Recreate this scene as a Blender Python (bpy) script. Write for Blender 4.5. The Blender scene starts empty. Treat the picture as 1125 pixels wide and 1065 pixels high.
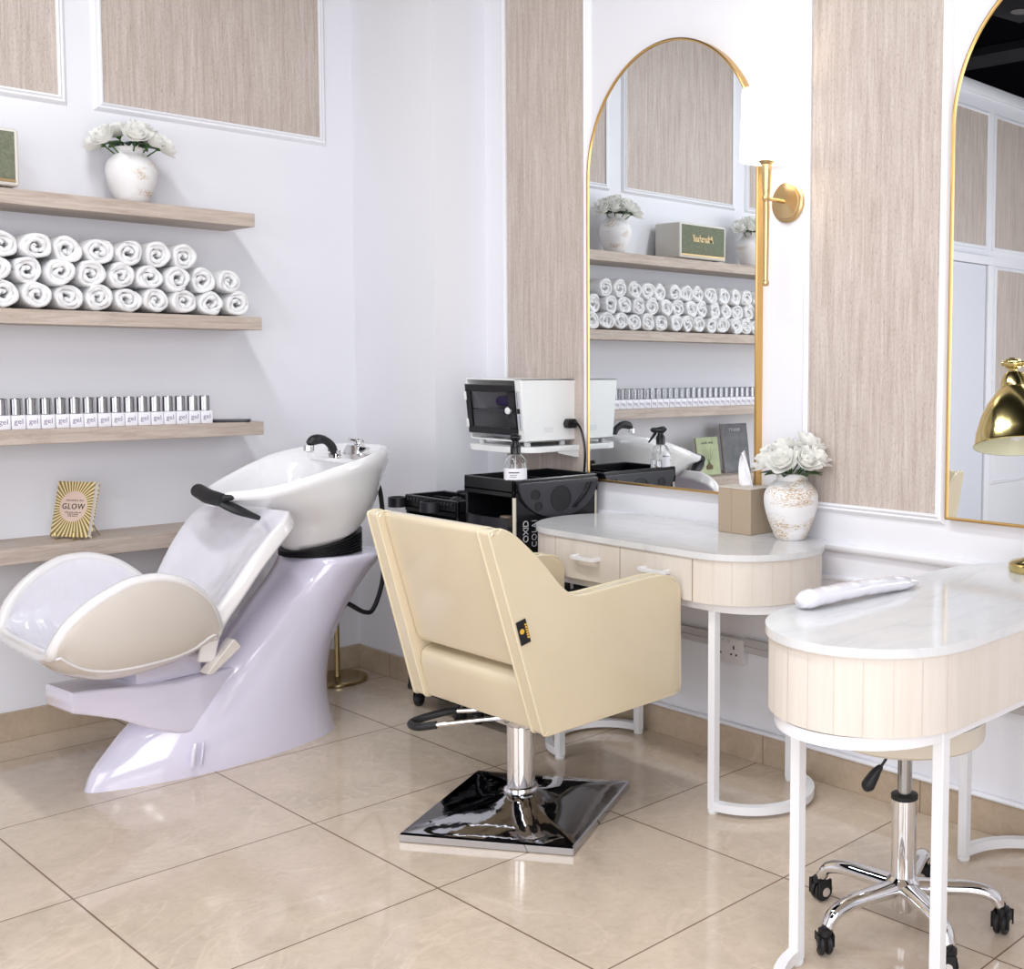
import bpy, bmesh, math, random
from mathutils import Vector, Matrix, noise
R = math.radians
PI = math.pi
C = bpy.context.scene.collection
scene = bpy.context.scene

# ------------------------------------------------------------------ materials
MATS = {}

def new_mat(name):
    m = bpy.data.materials.new(name)
    m.use_nodes = True
    b = m.node_tree.nodes['Principled BSDF']
    return m, m.node_tree, b

def simple(name, col, rough=0.5, metal=0.0, coat=0.0, bump=0.0, bscale=60.0, var=0.0, vscale=8.0, spec=0.5, trans=0.0, ior=1.45, stretch=(1, 1, 1), bdist=0.003, detail=5):
    m, nt, b = new_mat(name)
    b.inputs['Base Color'].default_value = (*col, 1)
    b.inputs['Roughness'].default_value = rough
    b.inputs['Metallic'].default_value = metal
    b.inputs['Coat Weight'].default_value = coat
    b.inputs['Coat Roughness'].default_value = 0.03
    b.inputs['Specular IOR Level'].default_value = spec
    b.inputs['Transmission Weight'].default_value = trans
    b.inputs['IOR'].default_value = ior
    tc = nt.nodes.new('ShaderNodeTexCoord')
    mp = nt.nodes.new('ShaderNodeMapping')
    mp.inputs['Scale'].default_value = stretch
    nt.links.new(tc.outputs['Object'], mp.inputs['Vector'])
    if var > 0 or True:
        n = nt.nodes.new('ShaderNodeTexNoise')
        n.inputs['Scale'].default_value = vscale
        n.inputs['Detail'].default_value = 4
        nt.links.new(mp.outputs['Vector'], n.inputs['Vector'])
        r = nt.nodes.new('ShaderNodeValToRGB')
        r.color_ramp.elements[0].position = 0.3
        r.color_ramp.elements[1].position = 0.7
        r.color_ramp.elements[0].color = (*[c * (1 - var) for c in col], 1)
        r.color_ramp.elements[1].color = (*col, 1)
        nt.links.new(n.outputs['Fac'], r.inputs['Fac'])
        nt.links.new(r.outputs['Color'], b.inputs['Base Color'])
    if bump > 0:
        n2 = nt.nodes.new('ShaderNodeTexNoise')
        n2.inputs['Scale'].default_value = bscale
        n2.inputs['Detail'].default_value = detail
        nt.links.new(mp.outputs['Vector'], n2.inputs['Vector'])
        bp = nt.nodes.new('ShaderNodeBump')
        bp.inputs['Strength'].default_value = bump
        bp.inputs['Distance'].default_value = bdist
        nt.links.new(n2.outputs['Fac'], bp.inputs['Height'])
        nt.links.new(bp.outputs['Normal'], b.inputs['Normal'])
        nt.links.new(bp.outputs['Normal'], b.inputs['Coat Normal'])
    return m

def ramp(nt, src, stops):
    r = nt.nodes.new('ShaderNodeValToRGB')
    els = r.color_ramp.elements
    while len(els) < len(stops):
        els.new(0.5)
    for e, (p, c) in zip(els, stops):
        e.position = p
        e.color = (*c, 1)
    nt.links.new(src, r.inputs['Fac'])
    return r

def streaked(name, cols, scale, stretch, rough=0.45, bump=0.15, specks=True):
    """wood or travertine: noise drawn out along one axis"""
    m, nt, b = new_mat(name)
    tc = nt.nodes.new('ShaderNodeTexCoord')
    mp = nt.nodes.new('ShaderNodeMapping')
    mp.inputs['Scale'].default_value = stretch
    nt.links.new(tc.outputs['Object'], mp.inputs['Vector'])
    n = nt.nodes.new('ShaderNodeTexNoise')
    n.inputs['Scale'].default_value = scale
    n.inputs['Detail'].default_value = 8
    n.inputs['Roughness'].default_value = 0.78
    n.inputs['Distortion'].default_value = 0.6
    nt.links.new(mp.outputs['Vector'], n.inputs['Vector'])
    r = ramp(nt, n.outputs['Fac'], list(zip((0.25, 0.42, 0.55, 0.72), cols)))
    out = r.outputs['Color']
    if specks:
        mp2 = nt.nodes.new('ShaderNodeMapping')
        mp2.inputs['Scale'].default_value = tuple(1 + (s - 1) * 0.25 for s in stretch)
        nt.links.new(tc.outputs['Object'], mp2.inputs['Vector'])
        n2 = nt.nodes.new('ShaderNodeTexNoise')
        n2.inputs['Scale'].default_value = 95
        n2.inputs['Detail'].default_value = 3
        nt.links.new(mp2.outputs['Vector'], n2.inputs['Vector'])
        r2 = ramp(nt, n2.outputs['Fac'], [(0.30, (0.72, 0.68, 0.66)), (0.48, (1, 1, 1))])
        mx = nt.nodes.new('ShaderNodeMixRGB')
        mx.blend_type = 'MULTIPLY'
        mx.inputs['Fac'].default_value = 0.8
        nt.links.new(out, mx.inputs['Color1'])
        nt.links.new(r2.outputs['Color'], mx.inputs['Color2'])
        out = mx.outputs['Color']
    nt.links.new(out, b.inputs['Base Color'])
    b.inputs['Roughness'].default_value = rough
    bp = nt.nodes.new('ShaderNodeBump')
    bp.inputs['Strength'].default_value = bump
    bp.inputs['Distance'].default_value = 0.002
    nt.links.new(n.outputs['Fac'], bp.inputs['Height'])
    nt.links.new(bp.outputs['Normal'], b.inputs['Normal'])
    return m

def tile_mat(name, base, joint, ox, oy, size=0.6, jw=0.0022):
    m, nt, b = new_mat(name)
    tc = nt.nodes.new('ShaderNodeTexCoord')
    sp = nt.nodes.new('ShaderNodeSeparateXYZ')
    nt.links.new(tc.outputs['Object'], sp.inputs[0])

    def math_(op, a, bb=None, c=None):
        n = nt.nodes.new('ShaderNodeMath')
        n.operation = op
        for i, v in enumerate((a, bb, c)):
            if v is None:
                continue
            if isinstance(v, (int, float)):
                n.inputs[i].default_value = v
            else:
                nt.links.new(v, n.inputs[i])
        return n.outputs[0]
    masks = []
    cells = []
    for k, o in ((0, ox), (1, oy)):
        v = math_('SUBTRACT', sp.outputs[k], o)
        q = math_('DIVIDE', v, size)
        cells.append(math_('FLOOR', math_('ADD', q, 0.0)))
        f = math_('FRACT', math_('ADD', q, 100.5))
        d = math_('ABSOLUTE', math_('SUBTRACT', f, 0.5))
        masks.append(math_('LESS_THAN', d, jw / size))
    mk = math_('MAXIMUM', masks[0], masks[1])
    cid = nt.nodes.new('ShaderNodeCombineXYZ')
    nt.links.new(cells[0], cid.inputs[0])
    nt.links.new(cells[1], cid.inputs[1])
    wn = nt.nodes.new('ShaderNodeTexWhiteNoise')
    nt.links.new(cid.outputs[0], wn.inputs['Vector'])
    # veined marble
    n = nt.nodes.new('ShaderNodeTexNoise')
    n.inputs['Scale'].default_value = 3.2
    n.inputs['Detail'].default_value = 10
    n.inputs['Roughness'].default_value = 0.66
    n.inputs['Distortion'].default_value = 0.6
    ad = nt.nodes.new('ShaderNodeVectorMath')
    ad.operation = 'MULTIPLY_ADD'
    nt.links.new(wn.outputs['Color'], ad.inputs[0])
    ad.inputs[1].default_value = (9, 9, 9)
    nt.links.new(tc.outputs['Object'], ad.inputs[2])
    nt.links.new(ad.outputs[0], n.inputs['Vector'])
    r = ramp(nt, n.outputs['Fac'], [(0.28, tuple(c * 0.80 for c in base)), (0.45, tuple(c * 0.93 for c in base)), (0.6, base), (0.78, tuple(min(1, c * 1.10) for c in base))])
    n3 = nt.nodes.new('ShaderNodeTexNoise')
    n3.inputs['Scale'].default_value = 1.6
    n3.inputs['Detail'].default_value = 6
    n3.inputs['Distortion'].default_value = 1.8
    nt.links.new(ad.outputs[0], n3.inputs['Vector'])
    vein = ramp(nt, n3.outputs['Fac'], [(0.485, (0, 0, 0)), (0.5, (1, 1, 1)), (0.515, (0, 0, 0))])
    mx = nt.nodes.new('ShaderNodeMixRGB')
    nt.links.new(math_('MULTIPLY', vein.outputs['Color'], 0.35), mx.inputs['Fac'])
    nt.links.new(r.outputs['Color'], mx.inputs['Color1'])
    mx.inputs['Color2'].default_value = (min(1, base[0] * 1.2), min(1, base[1] * 1.2), min(1, base[2] * 1.22), 1)
    nf = nt.nodes.new('ShaderNodeTexNoise')
    nf.inputs['Scale'].default_value = 28
    nf.inputs['Detail'].default_value = 9
    nf.inputs['Roughness'].default_value = 0.75
    nf.inputs['Distortion'].default_value = 1.0
    nt.links.new(ad.outputs[0], nf.inputs['Vector'])
    rf = ramp(nt, nf.outputs['Fac'], [(0.30, (0.84, 0.81, 0.77)), (0.50, (0.97, 0.965, 0.955)), (0.70, (1.04, 1.05, 1.06))])
    mf = nt.nodes.new('ShaderNodeMixRGB')
    mf.blend_type = 'MULTIPLY'
    mf.inputs['Fac'].default_value = 0.8
    nt.links.new(mx.outputs['Color'], mf.inputs['Color1'])
    nt.links.new(rf.outputs['Color'], mf.inputs['Color2'])
    mj = nt.nodes.new('ShaderNodeMixRGB')
    nt.links.new(mk, mj.inputs['Fac'])
    nt.links.new(mf.outputs['Color'], mj.inputs['Color1'])
    mj.inputs['Color2'].default_value = (*joint, 1)
    nt.links.new(mj.outputs['Color'], b.inputs['Base Color'])
    n4 = nt.nodes.new('ShaderNodeTexNoise')
    n4.inputs['Scale'].default_value = 5
    n4.inputs['Detail'].default_value = 6
    nt.links.new(tc.outputs['Object'], n4.inputs['Vector'])
    rr = ramp(nt, n4.outputs['Fac'], [(0.3, (0.05,) * 3), (0.7, (0.13,) * 3)])
    nt.links.new(rr.outputs['Color'], b.inputs['Roughness'])
    b.inputs['Specular IOR Level'].default_value = 0.6
    return m

M = {}
M['wall'] = simple('wall_paint', (0.80, 0.802, 0.842), 0.55, var=0.015, vscale=1.5, bump=0.02, bscale=150)
M['trimw'] = simple('trim_paint', (0.835, 0.84, 0.88), 0.35)
M['ceil'] = simple('ceiling_black', (0.003, 0.003, 0.004), 1.0, spec=0.0)
M['ceil2'] = simple('ceiling_grey', (0.012, 0.012, 0.015), 0.8, spec=0.1)
M['stone'] = streaked('striped_stone', ((0.35, 0.28, 0.235), (0.485, 0.41, 0.36), (0.575, 0.50, 0.45), (0.68, 0.61, 0.565)), 6.0, (12, 12, 0.6), 0.5, 0.1)
M['oak'] = streaked('pale_oak', ((0.27, 0.205, 0.165), (0.42, 0.34, 0.285), (0.51, 0.43, 0.37), (0.59, 0.52, 0.455)), 4.0, (14, 1.2, 14), 0.5, 0.12, False)
M['floor'] = tile_mat('floor_tiles', (0.66, 0.55, 0.44), (0.20, 0.13, 0.085), 0.824, -1.789 + 0.0)
M['skirt'] = tile_mat('skirting_stone', (0.50, 0.395, 0.29), (0.25, 0.18, 0.13), 0.25, 0.07)
M['cream'] = simple('cream_vinyl', (0.73, 0.625, 0.445), 0.22, coat=0.6, bump=0.06, bscale=9, var=0.06, vscale=3, bdist=0.006)
M['cream_edge'] = simple('cream_piping', (0.70, 0.62, 0.44), 0.16, coat=0.8)
M['chrome'] = simple('chrome', (0.78, 0.78, 0.80), 0.06, 1.0)
M['chrome_dark'] = simple('dark_chrome', (0.46, 0.46, 0.48), 0.05, 1.0, bump=0.25, bscale=3.0, bdist=0.02)
M['steel'] = simple('brushed_steel', (0.42, 0.42, 0.42), 0.25, 1.0)
M['rubber'] = simple('black_rubber', (0.012, 0.012, 0.014), 0.45)
M['blackp'] = simple('black_plastic', (0.008, 0.008, 0.010), 0.22, spec=0.5)
M['blackp2'] = simple('dark_grey_plastic', (0.016, 0.016, 0.021), 0.28, spec=0.5)
M['brass'] = simple('brass', (0.64, 0.47, 0.25), 0.28, 1.0)
M['brassl'] = simple('lamp_brass', (0.60, 0.49, 0.21), 0.17, 1.0)
M['goldf'] = simple('gold_frame', (0.66, 0.42, 0.16), 0.30, 1.0)
M['ceramic'] = simple('white_ceramic', (0.86, 0.86, 0.87), 0.08, coat=0.8)
M['fibre'] = simple('lavender_white_fibreglass', (0.72, 0.69, 0.82), 0.14, coat=1.0, spec=0.7)
M['vinylw'] = simple('white_vinyl_wrapped', (0.76, 0.745, 0.80), 0.2, coat=1.0, bump=0.75, bscale=9, stretch=(1.0, 2.2, 1.0), bdist=0.012, detail=1.2)
M['vinylb'] = simple('beige_vinyl_wrapped', (0.66, 0.61, 0.56), 0.2, coat=0.8, bump=0.3, bscale=6, bdist=0.01, detail=1)
M['pipingw'] = simple('white_piping', (0.78, 0.76, 0.76), 0.2, coat=1.0, bump=0.15, bscale=18)
M['whitemetal'] = simple('white_powder_coat', (0.84, 0.84, 0.86), 0.3)
M['desk'] = streaked('washed_wood', ((0.65, 0.575, 0.495), (0.69, 0.625, 0.555), (0.72, 0.66, 0.595), (0.745, 0.695, 0.635)), 2.2, (7, 7, 0.5), 0.42, 0.05, False)
M['seam'] = simple('seam_shadow_gap', (0.32, 0.24, 0.17), 0.6)
M['towel'] = simple('white_terry', (0.85, 0.85, 0.855), 0.95, bump=0.9, bscale=260, bdist=0.004)
M['whitep'] = simple('white_plastic', (0.82, 0.83, 0.82), 0.3)
M['label'] = simple('label_white', (0.82, 0.81, 0.86), 0.35)
M['letter'] = simple('lilac_lettering', (0.22, 0.18, 0.28), 0.5)
M['ink'] = simple('dark_ink', (0.03, 0.025, 0.02), 0.5)
M['ltgrey'] = simple('light_grey_print', (0.55, 0.57, 0.60), 0.5)
def petal_mat():
    m, nt, b = new_mat('white_petal')
    b.inputs['Base Color'].default_value = (0.97, 0.97, 0.94, 1)
    b.inputs['Roughness'].default_value = 0.6
    tr = nt.nodes.new('ShaderNodeBsdfTranslucent')
    tr.inputs['Color'].default_value = (1.0, 1.0, 0.96, 1)
    mx = nt.nodes.new('ShaderNodeMixShader')
    mx.inputs[0].default_value = 0.38
    out = nt.nodes['Material Output']
    nt.links.new(b.outputs[0], mx.inputs[1]); nt.links.new(tr.outputs[0], mx.inputs[2])
    nt.links.new(mx.outputs[0], out.inputs['Surface'])
    return m
M['petal'] = petal_mat()
M['leaf'] = simple('green_leaf', (0.045, 0.14, 0.02), 0.35, var=0.5, vscale=20)
M['leafd'] = simple('dark_green_leaf', (0.012, 0.06, 0.02), 0.35, var=0.4, vscale=20)
M['card'] = simple('tan_card', (0.40, 0.315, 0.225), 0.6, bump=0.1, bscale=200)
M['tissue'] = simple('white_tissue', (0.84, 0.83, 0.86), 0.9, bump=0.3, bscale=30)
M['greenf'] = simple('green_grille_cloth', (0.20, 0.22, 0.15), 0.8, bump=0.8, bscale=400, var=0.3, vscale=90)
M['stitch'] = simple('cream_seat_vinyl', (0.70, 0.64, 0.54), 0.35, coat=0.3)
M['silver'] = simple('silver_cap', (0.36, 0.36, 0.37), 0.20, 1.0)
M['socket'] = simple('socket_plastic', (0.70, 0.68, 0.68), 0.35)
M['trunk'] = simple('grey_trunking', (0.52, 0.50, 0.49), 0.4)
M['orange'] = simple('gold_print', (0.75, 0.45, 0.05), 0.4)
M['purple'] = simple('purple_print', (0.16, 0.10, 0.35), 0.4)
M['pinkred'] = simple('red_print', (0.5, 0.08, 0.12), 0.4)
M['glassg'] = simple('green_tinted_print', (0.35, 0.42, 0.28), 0.4)

def mirror_mat():
    m, nt, b = new_mat('mirror_glass')
    b.inputs['Base Color'].default_value = (0.82, 0.85, 0.865, 1)
    b.inputs['Metallic'].default_value = 1
    b.inputs['Roughness'].default_value = 0.0
    return m
M['mirror'] = mirror_mat()

def glass_mat(name, col, rough=0.0, ior=1.45):
    m, nt, b = new_mat(name)
    b.inputs['Base Color'].default_value = (*col, 1)
    b.inputs['Roughness'].default_value = rough
    b.inputs['Transmission Weight'].default_value = 1
    b.inputs['IOR'].default_value = ior
    return m
M['glass'] = glass_mat('clear_plastic', (0.97, 0.98, 0.98))
M['smoke'] = glass_mat('smoked_glass', (0.55, 0.55, 0.58), ior=1.12)
M['water'] = glass_mat('clear_liquid', (0.96, 0.98, 0.98), ior=1.33)

def emis(name, col, s):
    m, nt, b = new_mat(name)
    b.inputs['Base Color'].default_value = (0.9, 0.88, 0.84, 1)
    b.inputs['Emission Color'].default_value = (*col, 1)
    b.inputs['Emission Strength'].default_value = s
    return m
M['shade'] = emis('lit_lampshade', (1.0, 0.97, 0.92), 1.0)

def vase_mat(name, seed, amt):
    m, nt, b = new_mat(name)
    tc = nt.nodes.new('ShaderNodeTexCoord')
    mp = nt.nodes.new('ShaderNodeMapping')
    mp.inputs['Location'].default_value = (seed, seed * 2, seed)
    mp.inputs['Scale'].default_value = (0.8, 0.8, 2.4)
    nt.links.new(tc.outputs['Object'], mp.inputs['Vector'])
    big = nt.nodes.new('ShaderNodeTexNoise')
    big.inputs['Scale'].default_value = 9
    big.inputs['Detail'].default_value = 2
    nt.links.new(mp.outputs['Vector'], big.inputs['Vector'])
    fine = nt.nodes.new('ShaderNodeTexNoise')
    fine.inputs['Scale'].default_value = 150
    fine.inputs['Detail'].default_value = 4
    nt.links.new(mp.outputs['Vector'], fine.inputs['Vector'])
    rb = ramp(nt, big.outputs['Fac'], [(0.60 - amt, (0, 0, 0)), (0.70 - amt, (1, 1, 1))])
    rf = ramp(nt, fine.outputs['Fac'], [(0.46, (0, 0, 0)), (0.56, (1, 1, 1))])
    mul = nt.nodes.new('ShaderNodeMath')
    mul.operation = 'MULTIPLY'
    nt.links.new(rb.outputs['Color'], mul.inputs[0])
    nt.links.new(rf.outputs['Color'], mul.inputs[1])
    mx = nt.nodes.new('ShaderNodeMixRGB')
    nt.links.new(mul.outputs[0], mx.inputs['Fac'])
    mx.inputs['Color1'].default_value = (0.80, 0.79, 0.79, 1)
    mx.inputs['Color2'].default_value = (0.50, 0.36, 0.21, 1)
    nt.links.new(mx.outputs['Color'], b.inputs['Base Color'])
    b.inputs['Roughness'].default_value = 0.6
    bp = nt.nodes.new('ShaderNodeBump')
    bp.inputs['Strength'].default_value = 0.4
    bp.inputs['Distance'].default_value = 0.002
    nt.links.new(fine.outputs['Fac'], bp.inputs['Height'])
    nt.links.new(bp.outputs['Normal'], b.inputs['Normal'])
    return m
M['vaseA'] = vase_mat('distressed_white', 3.1, 0.075)
M['vaseB'] = vase_mat('distressed_white_gold', 7.7, 0.075)

def marble_mat():
    m, nt, b = new_mat('white_marble')
    tc = nt.nodes.new('ShaderNodeTexCoord')
    n = nt.nodes.new('ShaderNodeTexNoise')
    n.inputs['Scale'].default_value = 5
    n.inputs['Detail'].default_value = 12
    n.inputs['Roughness'].default_value = 0.7
    n.inputs['Distortion'].default_value = 1.2
    mp = nt.nodes.new('ShaderNodeMapping')
    mp.inputs['Scale'].default_value = (1.0, 3.0, 1.0)
    mp.inputs['Rotation'].default_value = (0, 0, 0.6)
    nt.links.new(tc.outputs['Object'], mp.inputs['Vector'])
    nt.links.new(mp.outputs['Vector'], n.inputs['Vector'])
    r = ramp(nt, n.outputs['Fac'], [(0.30, (0.58, 0.585, 0.60)), (0.45, (0.67, 0.675, 0.685)), (0.6, (0.71, 0.71, 0.71)), (0.8, (0.73, 0.73, 0.73))])
    nt.links.new(r.outputs['Color'], b.inputs['Base Color'])
    b.inputs['Roughness'].default_value = 0.10
    b.inputs['Specular IOR Level'].default_value = 0.65
    return m
M['marble'] = marble_mat()

def sunburst_mat():
    """book cover: gold rays swirling out of a blush disc"""
    m, nt, b = new_mat('sunburst_cover')
    tc = nt.nodes.new('ShaderNodeTexCoord')
    sp = nt.nodes.new('ShaderNodeSeparateXYZ')
    nt.links.new(tc.outputs['Object'], sp.inputs[0])

    def mt(op, a, bb=None):
        n = nt.nodes.new('ShaderNodeMath')
        n.operation = op
        for i, v in enumerate((a, bb)):
            if v is None:
                continue
            if isinstance(v, (int, float)):
                n.inputs[i].default_value = v
            else:
                nt.links.new(v, n.inputs[i])
        return n.outputs[0]
    # object axes: y = across the cover, z = up the cover, centre at z = 0.102
    z = mt('SUBTRACT', sp.outputs[2], 0.102)
    y = sp.outputs[1]
    ang = mt('ARCTAN2', z, y)
    rad = mt('SQRT', mt('ADD', mt('MULTIPLY', z, z), mt('MULTIPLY', y, y)))
    w = mt('SINE', mt('ADD', mt('MULTIPLY', ang, 44), mt('MULTIPLY', rad, 60)))
    r = ramp(nt, mt('ADD', mt('MULTIPLY', w, 0.5), 0.5), [(0.40, (0.20, 0.14, 0.05)), (0.6, (0.75, 0.62, 0.33))])
    disc = mt('LESS_THAN', rad, 0.052)
    mx = nt.nodes.new('ShaderNodeMixRGB')
    nt.links.new(disc, mx.inputs['Fac'])
    nt.links.new(r.outputs['Color'], mx.inputs['Color1'])
    mx.inputs['Color2'].default_value = (0.66, 0.50, 0.42, 1)
    nt.links.new(mx.outputs['Color'], b.inputs['Base Color'])
    b.inputs['Roughness'].default_value = 0.35
    return m
M['sunburst'] = sunburst_mat()

# ------------------------------------------------------------------ mesh helpers
def finish(bm, name, mat, parent=None, smooth=True, ang=35, mats=None):
    bmesh.ops.recalc_face_normals(bm, faces=bm.faces)
    me = bpy.data.meshes.new(name)
    bm.to_mesh(me)
    bm.free()
    for mm in (mats or [mat]):
        me.materials.append(mm)
    if smooth:
        me.polygons.foreach_set('use_smooth', [True] * len(me.polygons))
        try:
            me.set_sharp_from_angle(angle=R(ang))
        except Exception:
            pass
    o = bpy.data.objects.new(name, me)
    C.objects.link(o)
    if parent:
        o.parent = parent
    return o

def thing(name, label, cat, loc=(0, 0, 0), rz=0.0, group=None):
    o = bpy.data.objects.new(name, None)
    o.empty_display_size = 0.1
    C.objects.link(o)
    o.location = loc
    o.rotation_euler = (0, 0, rz)
    o['label'] = label
    o['category'] = cat
    if group:
        o['group'] = group
    return o

def tag(o, label, cat, group=None):
    o['label'] = label
    o['category'] = cat
    if group:
        o['group'] = group
    return o

def struct(o):
    o['kind'] = 'structure'
    return o

def BM():
    return bmesh.new()

def box(bm, x0, x1, y0, y1, z0, z1, bev=0.0, seg=2, mat=None, mi=0):
    r = bmesh.ops.create_cube(bm, size=1.0)
    vs = r['verts']
    for v in vs:
        v.co = Vector(((x0 + x1) / 2 + v.co.x * (x1 - x0), (y0 + y1) / 2 + v.co.y * (y1 - y0), (z0 + z1) / 2 + v.co.z * (z1 - z0)))
    if mat is not None:
        for v in vs:
            v.co = mat @ v.co
    fs = list({f for v in vs for f in v.link_faces})
    for f in fs:
        f.material_index = mi
    if bev > 0:
        es = list({e for v in vs for e in v.link_edges})
        rr = bmesh.ops.bevel(bm, geom=es, offset=bev, segments=seg, affect='EDGES', profile=0.5)
        for f in rr['faces']:
            f.material_index = mi

def loft(bm, rings, cap0=True, cap1=True, closed=True, mi=0):
    """rings: list of equally long point lists; returns bm verts"""
    rows = [[bm.verts.new(p) for p in r] for r in rings]
    n = len(rows[0])
    for a, b in zip(rows, rows[1:]):
        rng = range(n) if closed else range(n - 1)
        for i in rng:
            j = (i + 1) % n
            try:
                f = bm.faces.new((a[i], a[j], b[j], b[i]))
                f.material_index = mi
            except ValueError:
                pass
    if closed and cap0:
        f = bm.faces.new(rows[0]); f.material_index = mi
    if closed and cap1:
        f = bm.faces.new(rows[-1]); f.material_index = mi
    return rows

def lathe(bm, prof, n=32, c=(0, 0, 0), caps=True, axis='z', mi=0, a0=0.0):
    rings = []
    for r, z in prof:
        ring = []
        for k in range(n):
            a = 2 * PI * k / n + a0
            x, y = r * math.cos(a), r * math.sin(a)
            if axis == 'z':
                p = (c[0] + x, c[1] + y, c[2] + z)
            elif axis == 'x':
                p = (c[0] + z, c[1] + x, c[2] + y)
            else:
                p = (c[0] + x, c[1] + z, c[2] + y)
            ring.append(p)
        rings.append(ring)
    return loft(bm, rings, caps, caps, True, mi)

def tube(bm, pts, rad, n=10, cap=True, closed=False, sect=None, mi=0, up=None):
    """sweep a circle (or a given 2D section) along points"""
    pts = [Vector(p) for p in pts]
    N = len(pts)
    tang = []
    for i in range(N):
        if closed:
            t = pts[(i + 1) % N] - pts[(i - 1) % N]
        else:
            t = pts[min(i + 1, N - 1)] - pts[max(i - 1, 0)]
        tang.append(t.normalized())
    u = Vector(up) if up else Vector((0, 0, 1))
    if abs(u.dot(tang[0])) > 0.95:
        u = Vector((1, 0, 0))
    rings = []
    for i in range(N):
        t = tang[i]
        if up:
            u = Vector(up)
        u = (u - t * u.dot(t))
        if u.length < 1e-6:
            u = Vector((1, 0, 0)) - t * t.x
        u.normalize()
        v = t.cross(u)
        r = rad[i] if isinstance(rad, (list, tuple)) else rad
        if sect:
            ring = [pts[i] + v * (a * r) + u * (b * r) for a, b in sect]
        else:
            ring = [pts[i] + v * (r * math.cos(2 * PI * k / n)) + u * (r * math.sin(2 * PI * k / n)) for k in range(n)]
        rings.append(ring)
    if closed:
        rings.append(rings[0])
        rows = [[bm.verts.new(p) for p in r] for r in rings[:-1]]
        rows.append(rows[0])
        m = len(rows[0])
        for a, b in zip(rows, rows[1:]):
            for i in range(m):
                j = (i + 1) % m
                f = bm.faces.new((a[i], a[j], b[j], b[i]))
                f.material_index = mi
    else:
        loft(bm, rings, cap, cap, True, mi)

def bez(pts, n=24):
    """Catmull-Rom through the points"""
    P = [Vector(p) for p in pts]
    P = [2 * P[0] - P[1]] + P + [2 * P[-1] - P[-2]]
    out = []
    seg = len(P) - 3
    per = max(2, n // seg)
    for i in range(seg):
        p0, p1, p2, p3 = P[i:i + 4]
        for k in range(per):
            t = k / per
            out.append(0.5 * ((2 * p1) + (p2 - p0) * t + (2 * p0 - 5 * p1 + 4 * p2 - p3) * t * t + (3 * p1 - p0 - 3 * p2 + p3) * t ** 3))
    out.append(P[-2])
    return out

def prism(bm, pts2, f0, f1, bev=0.0, seg=2, mi=0):
    """pts2: 2D outline; f0, f1: functions mapping (a, b) to the two 3D faces"""
    va = [bm.verts.new(f0(a, b)) for a, b in pts2]
    vb = [bm.verts.new(f1(a, b)) for a, b in pts2]
    n = len(pts2)
    fs = [bm.faces.new(va), bm.faces.new(list(reversed(vb)))]
    for i in range(n):
        j = (i + 1) % n
        fs.append(bm.faces.new((va[i], vb[i], vb[j], va[j])))
    for f in fs:
        f.material_index = mi
    if bev > 0:
        es = list(fs[0].edges) + list(fs[1].edges)
        rr = bmesh.ops.bevel(bm, geom=es, offset=bev, segments=seg, affect='EDGES', profile=0.5)
        for f in rr['faces']:
            f.material_index = mi

def rounded(pts, r, seg=5):
    """round the corners of a 2D polygon; r may be a list"""
    out = []
    n = len(pts)
    for i in range(n):
        p = Vector(pts[i]); a = Vector(pts[i - 1]); b = Vector(pts[(i + 1) % n])
        rr = r[i] if isinstance(r, (list, tuple)) else r
        if rr <= 0:
            out.append(tuple(p)); continue
        da = (a - p).normalized(); db = (b - p).normalized()
        la = min(rr, (a - p).length * 0.48); lb = min(rr, (b - p).length * 0.48)
        A = p + da * la; B = p + db * lb
        for k in range(seg + 1):
            t = k / seg
            q = A * (1 - t) ** 2 + p * 2 * t * (1 - t) + B * t * t
            out.append((q.x, q.y))
    return out

def lerp_table(tab, z):
    if z <= tab[0][0]:
        return tab[0][1:]
    for a, b in zip(tab, tab[1:]):
        if z <= b[0]:
            t = (z - a[0]) / (b[0] - a[0])
            return tuple(x + (y - x) * t for x, y in zip(a[1:], b[1:]))
    return tab[-1][1:]

def spline_table(tab, z):
    """smooth (Catmull-Rom) interpolation of a table"""
    n = len(tab)
    if z <= tab[0][0]:
        return tab[0][1:]
    if z >= tab[-1][0]:
        return tab[-1][1:]
    for i in range(n - 1):
        if z <= tab[i + 1][0]:
            break
    p1, p2 = tab[i], tab[i + 1]
    p0 = tab[max(i - 1, 0)]; p3 = tab[min(i + 2, n - 1)]
    h = p2[0] - p1[0]
    t = (z - p1[0]) / h
    out = []
    for k in range(1, len(p1)):
        m1 = (p2[k] - p0[k]) / max(p2[0] - p0[0], 1e-9) * h
        m2 = (p3[k] - p1[k]) / max(p3[0] - p1[0], 1e-9) * h
        out.append((2 * t ** 3 - 3 * t * t + 1) * p1[k] + (t ** 3 - 2 * t * t + t) * m1 + (-2 * t ** 3 + 3 * t * t) * p2[k] + (t ** 3 - t * t) * m2)
    return tuple(out)

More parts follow.
